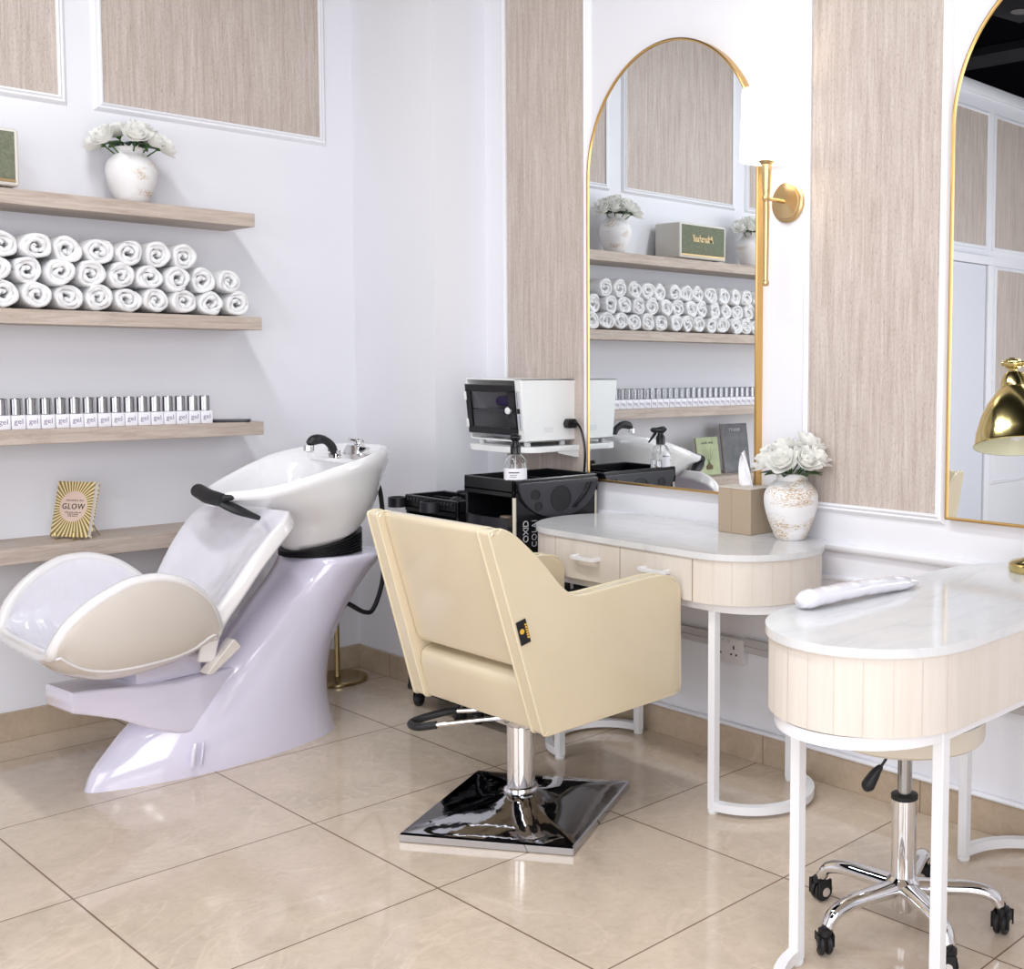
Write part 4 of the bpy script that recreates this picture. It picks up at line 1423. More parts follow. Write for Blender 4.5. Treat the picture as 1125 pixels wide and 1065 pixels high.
# ------------------------------------------------------------------ desks (stadium plan, length along local x)
M['groove'] = simple('groove_tone', (0.64, 0.565, 0.48), 0.6)
def stadium(hl, r, n=20):
    pts = []
    s = hl - r
    for k in range(n + 1):
        a = -PI / 2 + PI * k / n
        pts.append((s + r * math.cos(a), r * math.sin(a)))
    for k in range(n + 1):
        a = PI / 2 + PI * k / n
        pts.append((-s + r * math.cos(a), r * math.sin(a)))
    return pts
SQ = [(-1, -1), (1, -1), (1, 1), (-1, 1)]
def desk(label, loc, rz, zb, drawers, ZT=0.758, RR=0.2255):
    t = thing('vanity_desk', label, 'desk', loc, rz, 'white marble-topped oval desks')
    HL = 0.5415
    bm = BM(); prism(bm, stadium(HL, RR), lambda a, b: (a, b, ZT - 0.018), lambda a, b: (a, b, ZT), 0.002, 2)
    finish(bm, 'marble_top', M['marble'], t, ang=40)
    bm = BM(); prism(bm, stadium(HL - 0.007, RR - 0.007), lambda a, b: (a, b, zb), lambda a, b: (a, b, ZT - 0.0182))
    F = RR - 0.007
    # drawer gaps and the fine grooves of the curved ends belong to the body's surface
    if drawers:
        for x in (-0.302, 0.0, 0.302):
            box(bm, x - 0.0012, x + 0.0012, -F - 0.0008, -F + 0.001, zb, ZT - 0.022, mi=1)
    for sgn in (-1, 1):
        for k in range(-5, 6):
            a = k * R(15)
            nn = Vector((sgn * math.cos(a), math.sin(a), 0)); d = Vector((-sgn * math.sin(a), math.cos(a), 0)) * 0.0006
            c = Vector((sgn * (HL - RR), 0, 0)) + nn * (F + 0.0003)
            z0_, z1_ = Vector((0, 0, zb + 0.001)), Vector((0, 0, ZT - 0.022))
            fc = bm.faces.new([bm.verts.new(c - d + z0_), bm.verts.new(c + d + z0_), bm.verts.new(c + d + z1_), bm.verts.new(c - d + z1_)])
            fc.material_index = 2
    body = finish(bm, 'desk_body', None, t, ang=40, mats=[M['desk'], M['seam'], M['groove']])
    if drawers:
        for x0, x1 in ((-0.302, 0.0), (0.0, 0.302)):
            bm = BM(); box(bm, x0 + 0.002, x1 - 0.002, -F - 0.0018, -F + 0.004, zb + 0.002, ZT - 0.024)
            dr = finish(bm, 'drawer', M['desk'], t, smooth=False)
            cx = (x0 + x1) / 2 + 0.008
            bm = BM()
            zh = 0.688
            tube(bm, bez([(cx - 0.057, -0.239, zh), (cx - 0.03, -0.241, zh - 0.002), (cx + 0.03, -0.241, zh - 0.002), (cx + 0.057, -0.239, zh)], 10), 0.0055, 4, sect=[(-1, -0.9), (1, -0.9), (1, 0.9), (-1, 0.9)])
            for s in (-0.048, 0.048):
                box(bm, cx + s - 0.006, cx + s + 0.006, -0.238, -F - 0.0015, zh - 0.006, zh + 0.005, 0.001, 1)
            finish(bm, 'handle', M['whitemetal'], dr)
    # steel frame: legs and half hoops
    lx, ly = 0.343, (0.172 if drawers else 0.177)
    r = 0.014
    for sgn in (-1, 1):
        for sy in (-1, 1):
            bm = BM()
            box(bm, sgn * lx - 0.0125, sgn * lx + 0.0125, sy * ly - 0.0125, sy * ly + 0.0125, 0.012, zb - 0.0275, 0.0015, 1)
            lg = finish(bm, 'leg', M['whitemetal'], t, smooth=False)
            bm = BM(); lathe(bm, [(0.014, 0), (0.016, 0.003), (0.016, 0.009), (0.011, 0.013)], 16, (sgn * lx, sy * ly, 0))
            finish(bm, 'glide', M['whitep'], lg)
        for z0, nm_ in ((0.024, 'floor_hoop'), (zb - 0.0150, 'top_hoop')):
            bm = BM()
            arc = []
            for k in range(25):
                a = -PI / 2 + PI * k / 24
                arc.append((sgn * (lx - 0.011 + (ly + 0.011) * math.cos(a)) if abs(k - 12) < 12 else sgn * (lx - 0.011), ly * math.sin(a), z0))
            tube(bm, arc, 0.0121, 4, sect=SQ, up=(0, 0, 1))
            finish(bm, nm_, M['whitemetal'], t, ang=30)
    bm = BM()
    for sy in (-1, 1):
        box(bm, -lx - 0.0125, lx + 0.0125, sy * ly - 0.0125, sy * ly + 0.0125, zb - 0.0277, zb - 0.0022, 0.001, 1)
    finish(bm, 'top_rail', M['whitemetal'], t, smooth=False)
    return t
desk('oval desk with two drawers and a white marble top below the arched mirror', (1.862, -0.232, 0), 0, 0.614, True)
desk('oval marble-topped desk with a rounded end towards the viewer, without drawers', (3.088, -0.545, 0), R(90), 0.598, False, 0.767, 0.2225)

# tissue box and tissue
tb = thing('tissue_box', 'tan square tissue box beside the rose vase on the drawer desk', 'tissue box', (2.025, -0.070, 0.758), 0)
bm = BM(); box(bm, -0.068, 0.068, -0.058, 0.058, 0.0, 0.140, 0.002, 1)
finish(bm, 'box_body', M['card'], tb, smooth=False)
bm = BM(); box(bm, -0.069, 0.069, -0.059, 0.059, 0.140, 0.1440, 0.001, 1)
finish(bm, 'lid', simple('pale_card', (0.60, 0.54, 0.47), 0.6), tb, smooth=False)
bm = BM(); box(bm, -0.0110, -0.0098, -0.0585, -0.0578, 0.0, 0.140)
finish(bm, 'crease', M['seam'], tb, smooth=False)
bm = BM()
vs = []
for i in range(15):
    t = i / 14
    row = []
    for j in range(17):
        s = -1 + 2 * j / 16
        w = 0.040 * (1 - t) ** 0.75 + 0.001
        x = s * w + (-0.014) * t
        y = 0.012 * math.sin(s * 5 + t * 2.5) * (1 - t * 0.6) + 0.006 * math.sin(s * 11)
        row.append(bm.verts.new((x, y, 0.1430 + t * (0.112 - 0.015 * abs(s)))))
    vs.append(row)
for a, b in zip(vs, vs[1:]):
    for j in range(16):
        bm.faces.new((a[j], a[j + 1], b[j + 1], b[j]))
ts = finish(bm, 'tissue', M['tissue'], tb, ang=180)
md = ts.modifiers.new('t', 'SOLIDIFY'); md.thickness = 0.0008

# padded hand rest lying along the edge of the right desk
hr = thing('hand_rest', 'white plastic-wrapped padded hand rest on the wall-side left edge of the right desk', 'hand rest', (2.926, -0.690, 0.767), R(-5))
bm = BM()
pth = [(0.0, -0.195, 0.020), (0.0, -0.17, 0.024), (0.0, -0.10, 0.025), (-0.002, 0.0, 0.024), (0.0, 0.10, 0.021), (0.002, 0.16, 0.017), (0.003, 0.19, 0.014)]
pp = bez(pth, 30)
tube(bm, pp, [0.008 + 0.017 * min(1, math.sin(PI * min(1, 0.08 + 0.92 * k / (len(pp) - 1))) * 1.5) * (1 - 0.35 * k / (len(pp) - 1)) for k in range(len(pp))], 18, sect=[(1.15 * math.cos(2 * PI * k / 18), 0.85 * math.sin(2 * PI * k / 18)) for k in range(18)], up=(0, 0, 1))
zmin = min(v.co.z for v in bm.verts)
for v in bm.verts: v.co.z -= zmin
finish(bm, 'pad', M['vinylw'], hr, ang=180)

# ------------------------------------------------------------------ brass desk lamp
lp = thing('desk_lamp', 'brass desk lamp with bell shade standing at the back of the right desk', 'lamp', (3.062, -0.112, 0.767), 0)
bm = BM(); lathe(bm, [(0.0, 0), (0.074, 0), (0.078, 0.004), (0.078, 0.018), (0.072, 0.024), (0.050, 0.030), (0.022, 0.040), (0.016, 0.046), (0.0, 0.047)], 48)
finish(bm, 'lamp_base', M['brassl'], lp)
bm = BM()
tube(bm, [(0, 0, 0.044), (0.07, 0.02, 0.30), (0.075, 0.02, 0.315)], 0.0065, 12)
finish(bm, 'lower_arm', M['brassl'], lp)
bm = BM()
lathe(bm, [(0.0, -0.014), (0.014, -0.013), (0.014, 0.013), (0.0, 0.014)], 20, (0.075, 0.02, 0.315), axis='y')
finish(bm, 'elbow_joint', M['brassl'], lp)
bm = BM()
tube(bm, bez([(0.075, 0.02, 0.315), (0.10, 0.0, 0.46), (0.04, -0.03, 0.525), (-0.055, -0.055, 0.525)], 20), 0.0060, 12)
finish(bm, 'upper_arm', M['brassl'], lp)
bm = BM()
lathe(bm, [(0.0, -0.018), (0.012, -0.018), (0.014, -0.012), (0.014, 0.012), (0.012, 0.018), (0.0, 0.018)], 20, (-0.058, -0.056, 0.525), axis='x')
lathe(bm, [(0.0, -0.03), (0.006, -0.03), (0.006, 0.03), (0.0, 0.03)], 16, (-0.058, -0.056, 0.525), axis='x')
box(bm, -0.068, -0.048, -0.064, -0.048, 0.495, 0.540, 0.003, 1)
finish(bm, 'shade_joint', M['brassl'], lp)
bm = BM()
sp2 = [(0.106, 0.312), (0.1075, 0.314), (0.105, 0.318), (0.100, 0.345), (0.088, 0.385), (0.070, 0.420), (0.050, 0.447), (0.040, 0.458), (0.036, 0.462), (0.034, 0.480), (0.026, 0.497), (0.010, 0.505), (0.0, 0.505)]
lathe(bm, sp2, 56, (-0.055, -0.055, 0), caps=False)
lsh = finish(bm, 'lamp_shade', M['brassl'], lp)
bm = BM()
lathe(bm, [(0.1055, 0.3125), (0.1035, 0.318), (0.098, 0.344), (0.086, 0.383), (0.068, 0.417), (0.048, 0.443), (0.0, 0.455)], 48, (-0.055, -0.055, 0), caps=False)
li = finish(bm, 'shade_lining', simple('cream_lining', (0.72, 0.70, 0.50), 0.35), lsh)
bm = BM()
lathe(bm, [(0.0, 0.325), (0.016, 0.332), (0.024, 0.350), (0.022, 0.370), (0.014, 0.395), (0.014, 0.43)], 24, (-0.055, -0.055, 0))
bb = finish(bm, 'bulb', simple('bulb_glass', (0.80, 0.80, 0.80), 0.2), lp)
piv = Vector((-0.058, -0.056, 0.515))
tm = Matrix.Translation(piv) @ Matrix.Rotation(R(-17), 4, Vector((0.766, 0.643, 0))) @ Matrix.Translation(-piv)
for o_ in (lsh, li, bb):
    o_.data.transform(tm)

# ------------------------------------------------------------------ stool
ST = thing('rolling_stool', 'round cream stool on a chrome five-star base rolled under the right desk', 'stool', (2.990, -0.600, 0), 0)
bm = BM()
for k, a in enumerate([R(-165), R(-108), R(-30), R(35), R(110)]):
    pass
angs = [R(186), R(256), R(330), R(34), R(110)]
for a in angs:
    bm = BM()
    ca, sa = math.cos(a), math.sin(a)
    path = bez([(0.02 * ca, 0.02 * sa, 0.096), (0.09 * ca, 0.09 * sa, 0.098), (0.155 * ca, 0.155 * sa, 0.098), (0.202 * ca, 0.202 * sa, 0.086), (0.220 * ca, 0.220 * sa, 0.060)], 24)
    n = len(path)
    rad = [0.017 + 0.008 * (1 - i / (n - 1)) for i in range(n)]
    tube(bm, path, rad, 14, sect=[(1.0 * math.cos(2 * PI * k / 14), 0.75 * math.sin(2 * PI * k / 14)) for k in range(14)], up=(0, 0, 1))
    arm = finish(bm, 'base_arm', M['chrome'], ST, ang=180)
    # castor
    cx, cy = 0.226 * ca, 0.226 * sa
    bm = BM()
    h = a + 1.2
    dx, dy = math.cos(h), math.sin(h)
    mt = Matrix.Translation((cx, cy, 0)) @ Matrix.Rotation(h, 4, 'Z')
    lathe(bm, [(0.008, 0.045), (0.016, 0.047), (0.016, 0.058), (0.007, 0.060), (0.007, 0.068)], 14, (cx, cy, 0))
    box(bm, -0.020, 0.014, -0.019, -0.015, 0.020, 0.050, 0.003, 1, mat=mt)
    box(bm, -0.020, 0.014, 0.015, 0.019, 0.020, 0.050, 0.003, 1, mat=mt)
    fork = finish(bm, 'castor_fork', M['rubber'], ST)
    bm = BM()
    for s in (-0.0145, 0.0035):
        prof = [(0.0, s), (0.022, s), (0.0245, s + 0.003), (0.0245, s + 0.008), (0.022, s + 0.011), (0.0, s + 0.011)]
        r0 = len(bm.verts)
        lathe(bm, prof, 22, (0, 0, 0), axis='y')
    for v in bm.verts:
        v.co = mt @ (v.co + Vector((-0.006, 0, 0.0245)))
    finish(bm, 'castor_wheel', M['rubber'], fork)
    for s in (-0.0205, 0.0195):
        bm = BM()
        lathe(bm, [(0.0, s), (0.011, s), (0.011, s + 0.001), (0.0, s + 0.001)], 16, (0, 0, 0), axis='y')
        for v in bm.verts:
            v.co = mt @ (v.co + Vector((-0.006, 0, 0.0245)))
        finish(bm, 'wheel_cap', M['chrome'], fork)
bm = BM(); lathe(bm, [(0.0, 0.038), (0.022, 0.039), (0.024, 0.045), (0.024, 0.070), (0.038, 0.076), (0.040, 0.110), (0.032, 0.118), (0.029, 0.122), (0.029, 0.303), (0.0, 0.303)], 36)
finish(bm, 'column_sleeve', M['chrome'], ST)
bm = BM(); lathe(bm, [(0.028, 0.300), (0.031, 0.302), (0.031, 0.311), (0.020, 0.315), (0.0, 0.315)], 28)
finish(bm, 'column_collar', M['rubber'], ST)
bm = BM(); lathe(bm, [(0.0165, 0.310), (0.0165, 0.450), (0.0, 0.450)], 24)
finish(bm, 'gas_piston', M['steel'], ST)
bm = BM(); lathe(bm, [(0.0000, 0.444), (0.1592, 0.444), (0.1621, 0.452)], 40)
finish(bm, 'seat_plate', M['stitch'], ST)
bm = BM(); lathe(bm, [(0.0000, 0.448), (0.1698, 0.448), (0.1776, 0.454), (0.1795, 0.464), (0.1795, 0.502), (0.1756, 0.518), (0.1592, 0.528), (0.0000, 0.534)], 56)
finish(bm, 'seat_cushion', M['stitch'], ST)
bm = BM(); lathe(bm, [(0.1776, 0.498), (0.1819, 0.501), (0.1819, 0.507), (0.1776, 0.510)], 56, caps=False)
finish(bm, 'seat_piping', M['steel'], ST)
bm = BM()
tube(bm, bez([(0.020, 0.006, 0.427), (-0.015, -0.034, 0.413), (-0.022, -0.049, 0.395), (-0.028, -0.059, 0.380)], 14), 0.0035, 8)
lvr = finish(bm, 'height_lever', M['rubber'], ST)
bm = BM()
tube(bm, bez([(-0.026, -0.057, 0.385), (-0.034, -0.067, 0.370), (-0.044, -0.079, 0.345), (-0.049, -0.085, 0.330)], 12), [0.006, 0.0075, 0.009, 0.010, 0.0115, 0.013, 0.014, 0.0150, 0.0155, 0.0155, 0.014, 0.011, 0.006][:13], 12)
finish(bm, 'lever_grip', M['rubber'], lvr)

# ------------------------------------------------------------------ steriliser on its wall shelf
ws = thing('bracket_shelf', 'small white bracket shelf carrying the steriliser cabinet', 'shelf', (0.96, 0, 0.962))
bm = BM()
prism(bm, rounded([(-0.185, 0), (0.185, 0), (0.185, -0.20), (0.13, -0.265), (-0.13, -0.265), (-0.185, -0.20)], [0, 0, 0.03, 0.06, 0.03, 0.01], 5), lambda a, b: (a, b, 0.0), lambda a, b: (a, b, 0.020), 0.003, 2)
finish(bm, 'shelf_board', M['whitep'], ws)
for s in (-0.14, 0.175):
    bm = BM(); prism(bm, [(-0.001, 0.0), (-0.10, 0.0), (-0.10, -0.006), (-0.02, -0.024), (-0.001, -0.026)], lambda a, b: (s, a, b), lambda a, b: (s + 0.006, a, b))
    finish(bm, 'bracket', M['whitep'], ws, smooth=False)
sz = thing('steriliser_cabinet', 'white tool steriliser cabinet with dark glass door on the bracket shelf', 'steriliser', (0.0, 0.0, 0.982))
X0, X1, Y0, Y1, ZH = 0.792, 1.120, -0.238, -0.004, 0.240
bm = BM()
box(bm, X0, X1, Y1 - 0.004, Y1, 0.018, ZH, 0.002, 1)
box(bm, X0, X1, Y0, Y1, ZH - 0.006, ZH, 0.002, 1)
box(bm, X0, X1, Y0, Y1, 0.016, 0.022, 0.002, 1)
box(bm, X0, X0 + 0.006, Y0, Y1, 0.016, ZH, 0.002, 1)
box(bm, X1 - 0.037, X1, Y0, Y1, 0.016, ZH, 0.002, 1)
finish(bm, 'cabinet', M['whitep'], sz)
bm = BM()
DX1 = X1 - 0.036
fr = Y0 - 0.010
box(bm, X0 + 0.006, DX1, fr, Y0, 0.040, 0.066, 0.001, 1)
box(bm, X0 + 0.006, DX1, fr, Y0, 0.192, 0.218, 0.001, 1)
box(bm, X0 + 0.006, X0 + 0.034, fr, Y0, 0.060, 0.200, 0.001, 1)
box(bm, DX1 - 0.036, DX1, fr, Y0, 0.060, 0.200, 0.001, 1)
door = finish(bm, 'door', M['blackp'], sz, smooth=False)
bm = BM(); box(bm, X0 + 0.033, DX1 - 0.035, fr + 0.003, Y0 - 0.002, 0.060, 0.200)
finish(bm, 'door_glass', M['smoke'], door, smooth=False)
bm = BM(); lathe(bm, [(0.0, fr - 0.018), (0.011, fr - 0.017), (0.013, fr - 0.012), (0.007, fr - 0.006), (0.005, fr)], 20, (DX1 - 0.022, 0, 0.128), axis='y')
finish(bm, 'door_knob', M['whitep'], door)
for zc in (0.075, 0.175):
    bm = BM(); box(bm, X0 - 0.002, X0 + 0.012, fr - 0.003, fr + 0.006, zc - 0.016, zc + 0.016, 0.002, 1)
    finish(bm, 'hinge', M['whitep'], door)
bm = BM(); box(bm, X1 - 0.033, X1 - 0.010, Y0 - 0.003, Y0 + 0.001, 0.060, 0.198, 0.001, 1)
cp = finish(bm, 'control_strip', M['ltgrey'], sz, smooth=False)
bm = BM(); box(bm, X1 - 0.029, X1 - 0.014, Y0 - 0.0045, Y0 - 0.002, 0.118, 0.136); box(bm, X1 - 0.0255, X1 - 0.024, Y0 - 0.0038, Y0 - 0.002, 0.142, 0.192); box(bm, X1 - 0.020, X1 - 0.0185, Y0 - 0.0038, Y0 - 0.002, 0.066, 0.112)
finish(bm, 'switch', M['blackp'], cp, smooth=False)
bm = BM(); box(bm, X0 + 0.008, DX1 - 0.002, Y0 + 0.006, Y1 - 0.008, 0.126, 0.129)
finish(bm, 'wire_shelf', M['steel'], sz, smooth=False)
bm = BM()
for i in range(8):
    box(bm, 0.0, 0.0007, -0.02 - 0.0, 0.02, 0, 0.0, 0) if False else None
for i in range(4):
    box(bm, X1 - 0.0002, X1 + 0.0004, -0.152 + 0.0, -0.110, 0.050 + i * 0.005, 0.0515 + i * 0.005)
finish(bm, 'rating_label', M['ltgrey'], sz, smooth=False)
for fx in (X0 + 0.03, X1 - 0.03):
    for fy in (Y0 + 0.03, Y1 - 0.04):
        bm = BM(); lathe(bm, [(0.012, 0), (0.012, 0.017)], 14, (fx, fy, 0)); finish(bm, 'foot', M['whitep'], sz)
# the front leans out towards the top
def lean(o):
    for v in o.data.vertices:
        v.co.y = -0.004 + (v.co.y + 0.004) * (1 + 0.10 * (v.co.z / 0.24 - 0.5))
    for c in o.children: lean(c)
for c in sz.children: lean(c)
# contents
o = thing('hair_tube', 'purple and white tube lying on the upper wire shelf inside the steriliser', 'tube', (0.93, -0.14, 1.137))
bm = BM(); lathe(bm, [(0.0, -0.08), (0.018, -0.078), (0.020, -0.02), (0.020, 0.03)], 20, (0, 0, 0), axis='x'); finish(bm, 'tube_body', M['purple'], o)
bm = BM(); lathe(bm, [(0.018, 0.03), (0.018, 0.075), (0.0, 0.078)], 20, (0, 0, 0), axis='x'); finish(bm, 'tube_cap', M['whitep'], o)
o = thing('red_sachet', 'red packet lying behind the tube inside the steriliser', 'packet', (0.99, -0.075, 1.1125))
bm = BM(); box(bm, -0.05, 0.05, -0.03, 0.03, 0, 0.05, 0.012, 3); finish(bm, 'packet', M['pinkred'], o)
o = thing('comb', 'grey comb lying on the floor of the steriliser', 'comb', (0.92, -0.16, 1.0045))
bm = BM(); box(bm, -0.08, 0.08, 0.01, 0.022, 0, 0.004)
for k in range(26): box(bm, -0.078 + k * 0.006, -0.0755 + k * 0.006, -0.018, 0.011, 0, 0.003)
finish(bm, 'comb_body', M['ltgrey'], o, smooth=False)
o.rotation_euler = (R(55), 0, 0)
o.location = (0.92, -0.17, 1.022)
# plug and cable
pc = thing('power_cable', 'black power cable plugged into the right side of the steriliser', 'cable', (X1, -0.040, 1.060))
bm = BM(); prism(bm, rounded([(-0.020, -0.016), (0.020, -0.016), (0.024, 0.0), (0.016, 0.018), (-0.016, 0.018), (-0.022, 0.0)], 0.006, 3), lambda a, b: (0.001, a, b), lambda a, b: (0.028, a, b), 0.003, 2)
finish(bm, 'plug', M['blackp'], pc)
bm = BM(); tube(bm, bez([(0.024, 0.0, 0.002), (0.045, 0.006, 0.002), (0.070, 0.008, -0.03), (0.084, 0.010, -0.10), (0.075, 0.012, -0.19), (0.055, 0.014, -0.32), (0.05, 0.016, -0.50), (0.05, 0.016, -0.68)], 48), 0.0042, 8)
finish(bm, 'cable', M['blackp'], pc)

M['post'] = simple('ivory_post', (0.66, 0.62, 0.50), 0.25)
# ------------------------------------------------------------------ black trolleys
def castor(parent, x, y, ang):
    bm = BM()
    mt = Matrix.Translation((x, y, 0)) @ Matrix.Rotation(ang, 4, 'Z')
    lathe(bm, [(0.006, 0.048), (0.014, 0.050), (0.014, 0.060), (0.006, 0.075)], 12, (x, y, 0))
    box(bm, -0.022, 0.010, -0.016, -0.012, 0.020, 0.052, 0.003, 1, mat=mt)
    box(bm, -0.022, 0.010, 0.012, 0.016, 0.020, 0.052, 0.003, 1, mat=mt)
    f = finish(bm, 'castor_fork', M['blackp'], parent)
    bm = BM()
    lathe(bm, [(0.0, -0.011), (0.022, -0.011), (0.025, -0.007), (0.025, 0.007), (0.022, 0.011), (0.0, 0.011)], 22, axis='y')
    for v in bm.verts: v.co = mt @ (v.co + Vector((-0.008, 0, 0.025)))
    finish(bm, 'castor_wheel', M['rubber'], f)
    return f

def trolley(label, x0, x1, y0, y1, zt, full):
    cx, cy = (x0 + x1) / 2, (y0 + y1) / 2
    t = thing('salon_trolley', label, 'trolley', (cx, cy, 0), 0, 'black salon trolleys')
    a, b = (x1 - x0) / 2, (y1 - y0) / 2
    # top tray
    bm = BM()
    box(bm, -a, a, -b, b, zt - 0.045, zt - 0.038, 0.001, 1)
    for q in ((-a, -a + 0.012, -b, b), (a - 0.012, a, -b, b), (-a, a, -b, -b + 0.012), (-a, a, b - 0.012, b)):
        box(bm, q[0], q[1], q[2], q[3], zt - 0.060, zt, 0.003, 1)
    box(bm, -a, a, 0.02, 0.026, zt - 0.045, zt - 0.012, 0.001, 1)
    finish(bm, 'top_tray', M['blackp'], t)
    # body sides and back
    bm = BM()
    zb_ = 0.085
    box(bm, -a + 0.004, -a + 0.012, -b + 0.01, b - 0.01, zb_, zt - 0.058)
    box(bm, a - 0.012, a - 0.004, -b + 0.01, b - 0.01, zb_, zt - 0.058)
    box(bm, -a + 0.004, a - 0.004, b - 0.016, b - 0.008, zb_, zt - 0.058)
    finish(bm, 'side_walls', M['blackp'], t, smooth=False)
    for sx in (-1, 1):
        for sy in (-1, 1):
            bm = BM(); tube(bm, [(sx * (a - 0.008), sy * (b - 0.008), 0.075), (sx * (a - 0.008), sy * (b - 0.008), zt - 0.055)], 0.0065, 12)
            finish(bm, 'corner_post', M['post'] if (full and sx == 1) else M['blackp'], t)
    bm = BM(); box(bm, -a, a, -b, b, 0.068, 0.090, 0.004, 2); finish(bm, 'base_tray', M['blackp'], t)
    # pull-out trays with curved fronts
    levels = (0.16, 0.30, 0.44, 0.58) + ((0.715,) if full else ())
    for z in levels:
        bm = BM()
        fr_ = []
        for k in range(13):
            s = -1 + 2 * k / 12
            fr_.append((s * (a - 0.022), -b - 0.006 - 0.022 * (1 - s * s)))
        outl = [(a - 0.022, b - 0.02), (-(a - 0.022), b - 0.02)] + fr_
        prism(bm, outl, lambda p, q, z=z: (p, q, z), lambda p, q, z=z: (p, q, z + 0.006))
        inn = [(p * 0.96, q + 0.006) for p, q in fr_]
        prism(bm, fr_ + inn[::-1], lambda p, q, z=z: (p, q, z), lambda p, q, z=z: (p, q, z + 0.045), 0.001, 1)
        finish(bm, 'tray_drawer', M['blackp2'] if z > 0.7 else M['blackp'], t, ang=40)
    for sx in (-1, 1):
        for sy in (-1, 1):
            castor(t, sx * (a - 0.025), sy * (b - 0.03), R(40 + 70 * sx + 30 * sy))
    return t, a, b
T1, a1, b1 = trolley('tall black plastic trolley with tool-holder side beneath the steriliser', 1.000, 1.282, -0.402, -0.036, 0.889, True)
# tool holder plate on the right side: half disc with holes
bm = BM()
zc = 0.889 - 0.012
R1 = 0.172
N = 40
def yy_(a): return R1 * math.cos(a)
outer = [(0.004 + R1 * math.cos(PI + PI * k / N), zc + 0.74 * R1 * math.sin(PI + PI * k / N)) for k in range(N + 1)]
prism(bm, outer, lambda p, q: (a1 - 0.003, p, q), lambda p, q: (a1 + 0.009, p, q), 0.002, 1)
hp = finish(bm, 'tool_holder', simple('holder_grey', (0.034, 0.034, 0.042), 0.35), T1, ang=40)
bm = BM()
for (py, pz, r_) in ((-0.012 + 0.02, zc - 0.062, 0.041), (-0.100, zc - 0.042, 0.017), (-0.088, zc - 0.082, 0.014)):
    lathe(bm, [(r_ * 1.08, 0.0085), (r_ * 1.08, 0.0108), (r_, 0.0108), (r_, 0.0092), (0.0, 0.0090)], 28, (a1, py, pz), axis='x')
finish(bm, 'tool_hole', M['rubber'], hp, ang=30)
bm = BM()
for o_ in (0.0, 0.018):
    tube(bm, bez([(a1 + 0.010, 0.145 - o_, zc - 0.015), (a1 + 0.010, 0.120 - o_, zc - 0.055), (a1 + 0.010, 0.070 - o_ * 0.6, zc - 0.098)], 14), 0.0035, 8)
finish(bm, 'holder_rib', M['blackp'], hp)
if True:
    text_obj('side_lettering', 'OXID', 0.032, M['ltgrey'], T1, frame((a1 - 0.0036, -0.131, 0.712), (0, 0, 1), (0, -1, 0)), 0.001, 0.9, 0.0)
    text_obj('side_lettering', 'COLAI', 0.030, M['ltgrey'], T1, frame((a1 - 0.0036, -0.096, 0.702), (0, 0, 1), (0, -1, 0)), 0.001, 1.1, -0.0004)
text_obj('side_lettering', 'I', 0.075, M['ltgrey'], T1, frame((a1 - 0.0036, 0.065, 0.512), (0, 1, 0), (0, 0, 1)), 0.001, 1.0, 0.001, sx=1.3)
text_obj('side_lettering', 'HAIR', 0.018, M['ltgrey'], T1, frame((a1 - 0.0036, 0.065, 0.470), (0, 1, 0), (0, 0, 1)), 0.001)
T2, a2, b2 = trolley('lower black plastic trolley with tray rings left of the tall one', 0.655, 0.985, -0.420, -0.250, 0.795, False)
# ring holders on its front
for px_, w_ in ((-a2 - 0.030, 0.033), (0.015, 0.038)):
    bm = BM()
    ring_ = [(px_ + w_ * math.cos(2 * PI * k / 28), -b2 - 0.012 + 0.028 * math.sin(2 * PI * k / 28), 0.765) for k in range(28)]
    tube(bm, ring_, 1.0, 4, closed=True, sect=[(-0.004, -0.018), (0.004, -0.018), (0.004, 0.018), (-0.004, 0.018)], up=(0, 0, 1))
    finish(bm, 'ring_holder', M['blackp2'], T2, ang=50)
bm = BM()
for k in range(14):
    box(bm, -a2 + 0.02 + k * 0.021, -a2 + 0.03 + k * 0.021, -b2 - 0.006, -b2 + 0.002, 0.775, 0.785, 0.001, 1)
finish(bm, 'tool_slots', M['blackp2'], T2)
# something black and coiled lying in its tray
bm = BM()
tube(bm, bez([(-0.10, 0.0, 0.0), (-0.06, -0.02, 0.004), (-0.02, 0.02, 0.018), (0.02, -0.01, 0.045), (0.05, -0.02, 0.052), (0.085, 0.0, 0.050), (0.10, 0.02, 0.02)], 40), 0.006, 8)
tube(bm, bez([(0.02, -0.03, 0.012), (0.05, -0.035, 0.02), (0.09, -0.03, 0.012)], 10), [0.012, 0.016, 0.018, 0.018, 0.018, 0.018, 0.018, 0.016, 0.014, 0.012, 0.008][:11], 10)
o = finish(bm, 'hair_clipper', M['rubber'])
o.location = (0.86, -0.335, 0.766)
tag(o, 'black hair clipper with its cord lying in the lower trolley tray', 'clipper')
# round tin standing in the open drawer of the tall trolley
bm = BM(); lathe(bm, [(0.0, 0), (0.022, 0), (0.022, 0.036), (0.020, 0.038), (0.0, 0.038)], 24)
o = finish(bm, 'small_jar', simple('taupe_jar', (0.35, 0.26, 0.20), 0.3, 0.4)); o.location = (1.19, -0.365, 0.7212)
tag(o, 'small round taupe jar in the upper drawer of the tall trolley', 'jar')

